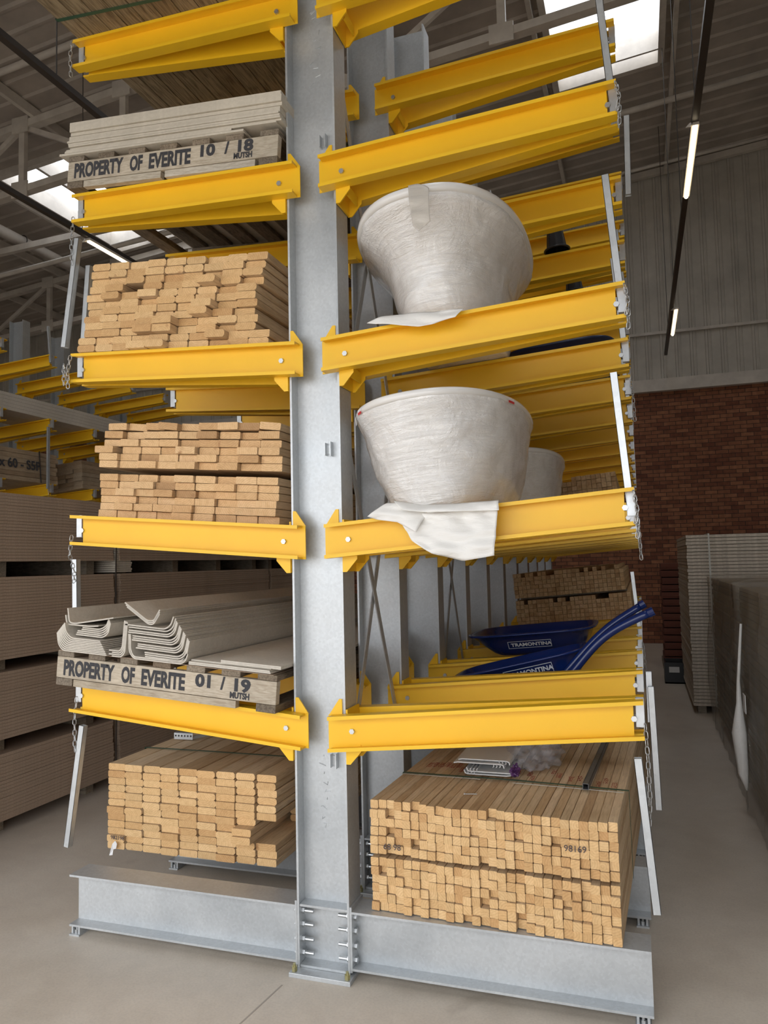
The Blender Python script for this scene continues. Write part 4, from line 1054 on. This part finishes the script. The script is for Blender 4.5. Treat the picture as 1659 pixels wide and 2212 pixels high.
# wrapped board stacks along the right aisle
def wrapped(x0, y0, L_, H_, label, seed, bottom=.11):
    t = empty('wrapped_stack', (x0, y0, 0)); tag(t, label, 'wrapped stack', 'film wrapped board stacks by the right aisle')
    n_ = int((H_-bottom)/.03)
    q = MB(); r_ = random.Random(seed)
    for i in range(n_): q.box(.03+r_.uniform(-.01, .01), 1.25, .04, L_-.04, bottom+i*.03, bottom+i*.03+.026)
    q.obj('board_pile', [mat('dull_brown_board', (.22, .17, .095), .8)], t)
    for x in (.08, .6, 1.1): MB().box(x, x+.1, .05, L_-.05, 0, bottom-.001).obj('bearer', OLDW, t)
    q = MB(); vs = []; nu, nv = 60, 34
    def pt(a, b):       # a across the length (wraps both ends), b from floor up over the top
        y = -.03+(L_+.06)*a; z = H_*min(b/.8, 1)+.012; x = .0-.01+max(0, b-.8)/.2*1.2
        z0 = .02+.06*abs(mnoise.noise(Vector((y*3, seed, 0)))); z = z0+(z-z0)
        k = mnoise.noise(Vector((y*2.2+z*1.2, z*1.1-y*.4, seed)))*.045+mnoise.noise(Vector((y*7, z*3.5, seed+5)))*.022
        if b <= .8: x += -.015+k
        else: z += .02+k*.4
        return (x, y, max(z, .003))
    for i in range(nv+1):
        for j in range(nu+1): vs.append(pt(j/nu, i/nv))
    q.add(vs, [(i*(nu+1)+j, i*(nu+1)+j+1, (i+1)*(nu+1)+j+1, (i+1)*(nu+1)+j) for i in range(nv) for j in range(nu)])
    vs = []
    for i in range(19):
        for j in range(21):
            x = -.02+1.25*j/20; z = .04+(H_-.03)*i/18; vs.append((x, -.035+.03*mnoise.noise(Vector((x*6, z*3, seed))), z))
    q.add(vs, [(i*21+j, i*21+j+1, (i+1)*21+j+1, (i+1)*21+j) for i in range(18) for j in range(20)])
    q.obj('shrink_wrap', HAZEW, t, smooth=True)
    return t
wrapped(2.11, .85, 2.55, 1.60, 'film wrapped board stack by the right aisle, nearest the camera', 3)
wrapped(2.13, 3.50, 2.55, 1.60, 'film wrapped board stack by the right aisle, in front of the pale sheet pile', 8)
tw = MB().tube([(0, 0, 1.35), (-.03, .05, .95), (-.035, .02, .8), (-.045, .0, .6), (-.03, .03, .32), (-.01, .05, .2)], [.008, .012, .02, .05, .035, .008], 8)
tag(tw.obj('film_tail', FILM, loc=(2.06, 2.62, 0), smooth=True), 'twisted white film tail hanging on the wrapped stack by the aisle', 'film')
tag(MB().box(-.004, 0, 0, .12, 0, .12).obj('paper_label', WHITE, loc=(2.035, 2.35, .78)), 'small white label on the nearest wrapped stack', 'label')
# pallets of reddish tiles and a dark crate at the far end
for i in range(14):
    o = MB().box(0, .62, 0, 1.0, 0, .10).box(.0, .62, -.01, .0, .03, .05).obj('brick_layer', mat('rusty_red', (.16, .055, .035), .85) if i == 0 else bpy.data.materials['rusty_red'], loc=(1.72+.01*(i % 3), 10.2, .08+.118*i))
    tag(o, 'dull red slab in the pile at the aisle end, %s from the floor' % OW[i], 'slab', 'dull red slabs piled at the aisle end')
tag(MB().box(0, .7, 0, 1.1, 0, .079).obj('timber_bearer', OLDW, loc=(1.7, 10.15, 0)), 'bearer under the dull red pile at the aisle end', 'bearer')
t = empty('plastic_crate', (1.68, 8.6, 0)); tag(t, 'low black crate on the floor at the far end of the aisle', 'crate')
MB().box(0, .5, 0, .02, 0, .30).box(0, .5, .48, .5, 0, .30).box(0, .02, .02, .48, 0, .30).box(.48, .5, .02, .48, 0, .30).box(0, .5, 0, .5, 0, .02).obj('body', DARK, t)
MB().box(.06, .2, -.006, 0, .16, .24).obj('label_plate', WHITE, t)
print('objects', len(bpy.data.objects))
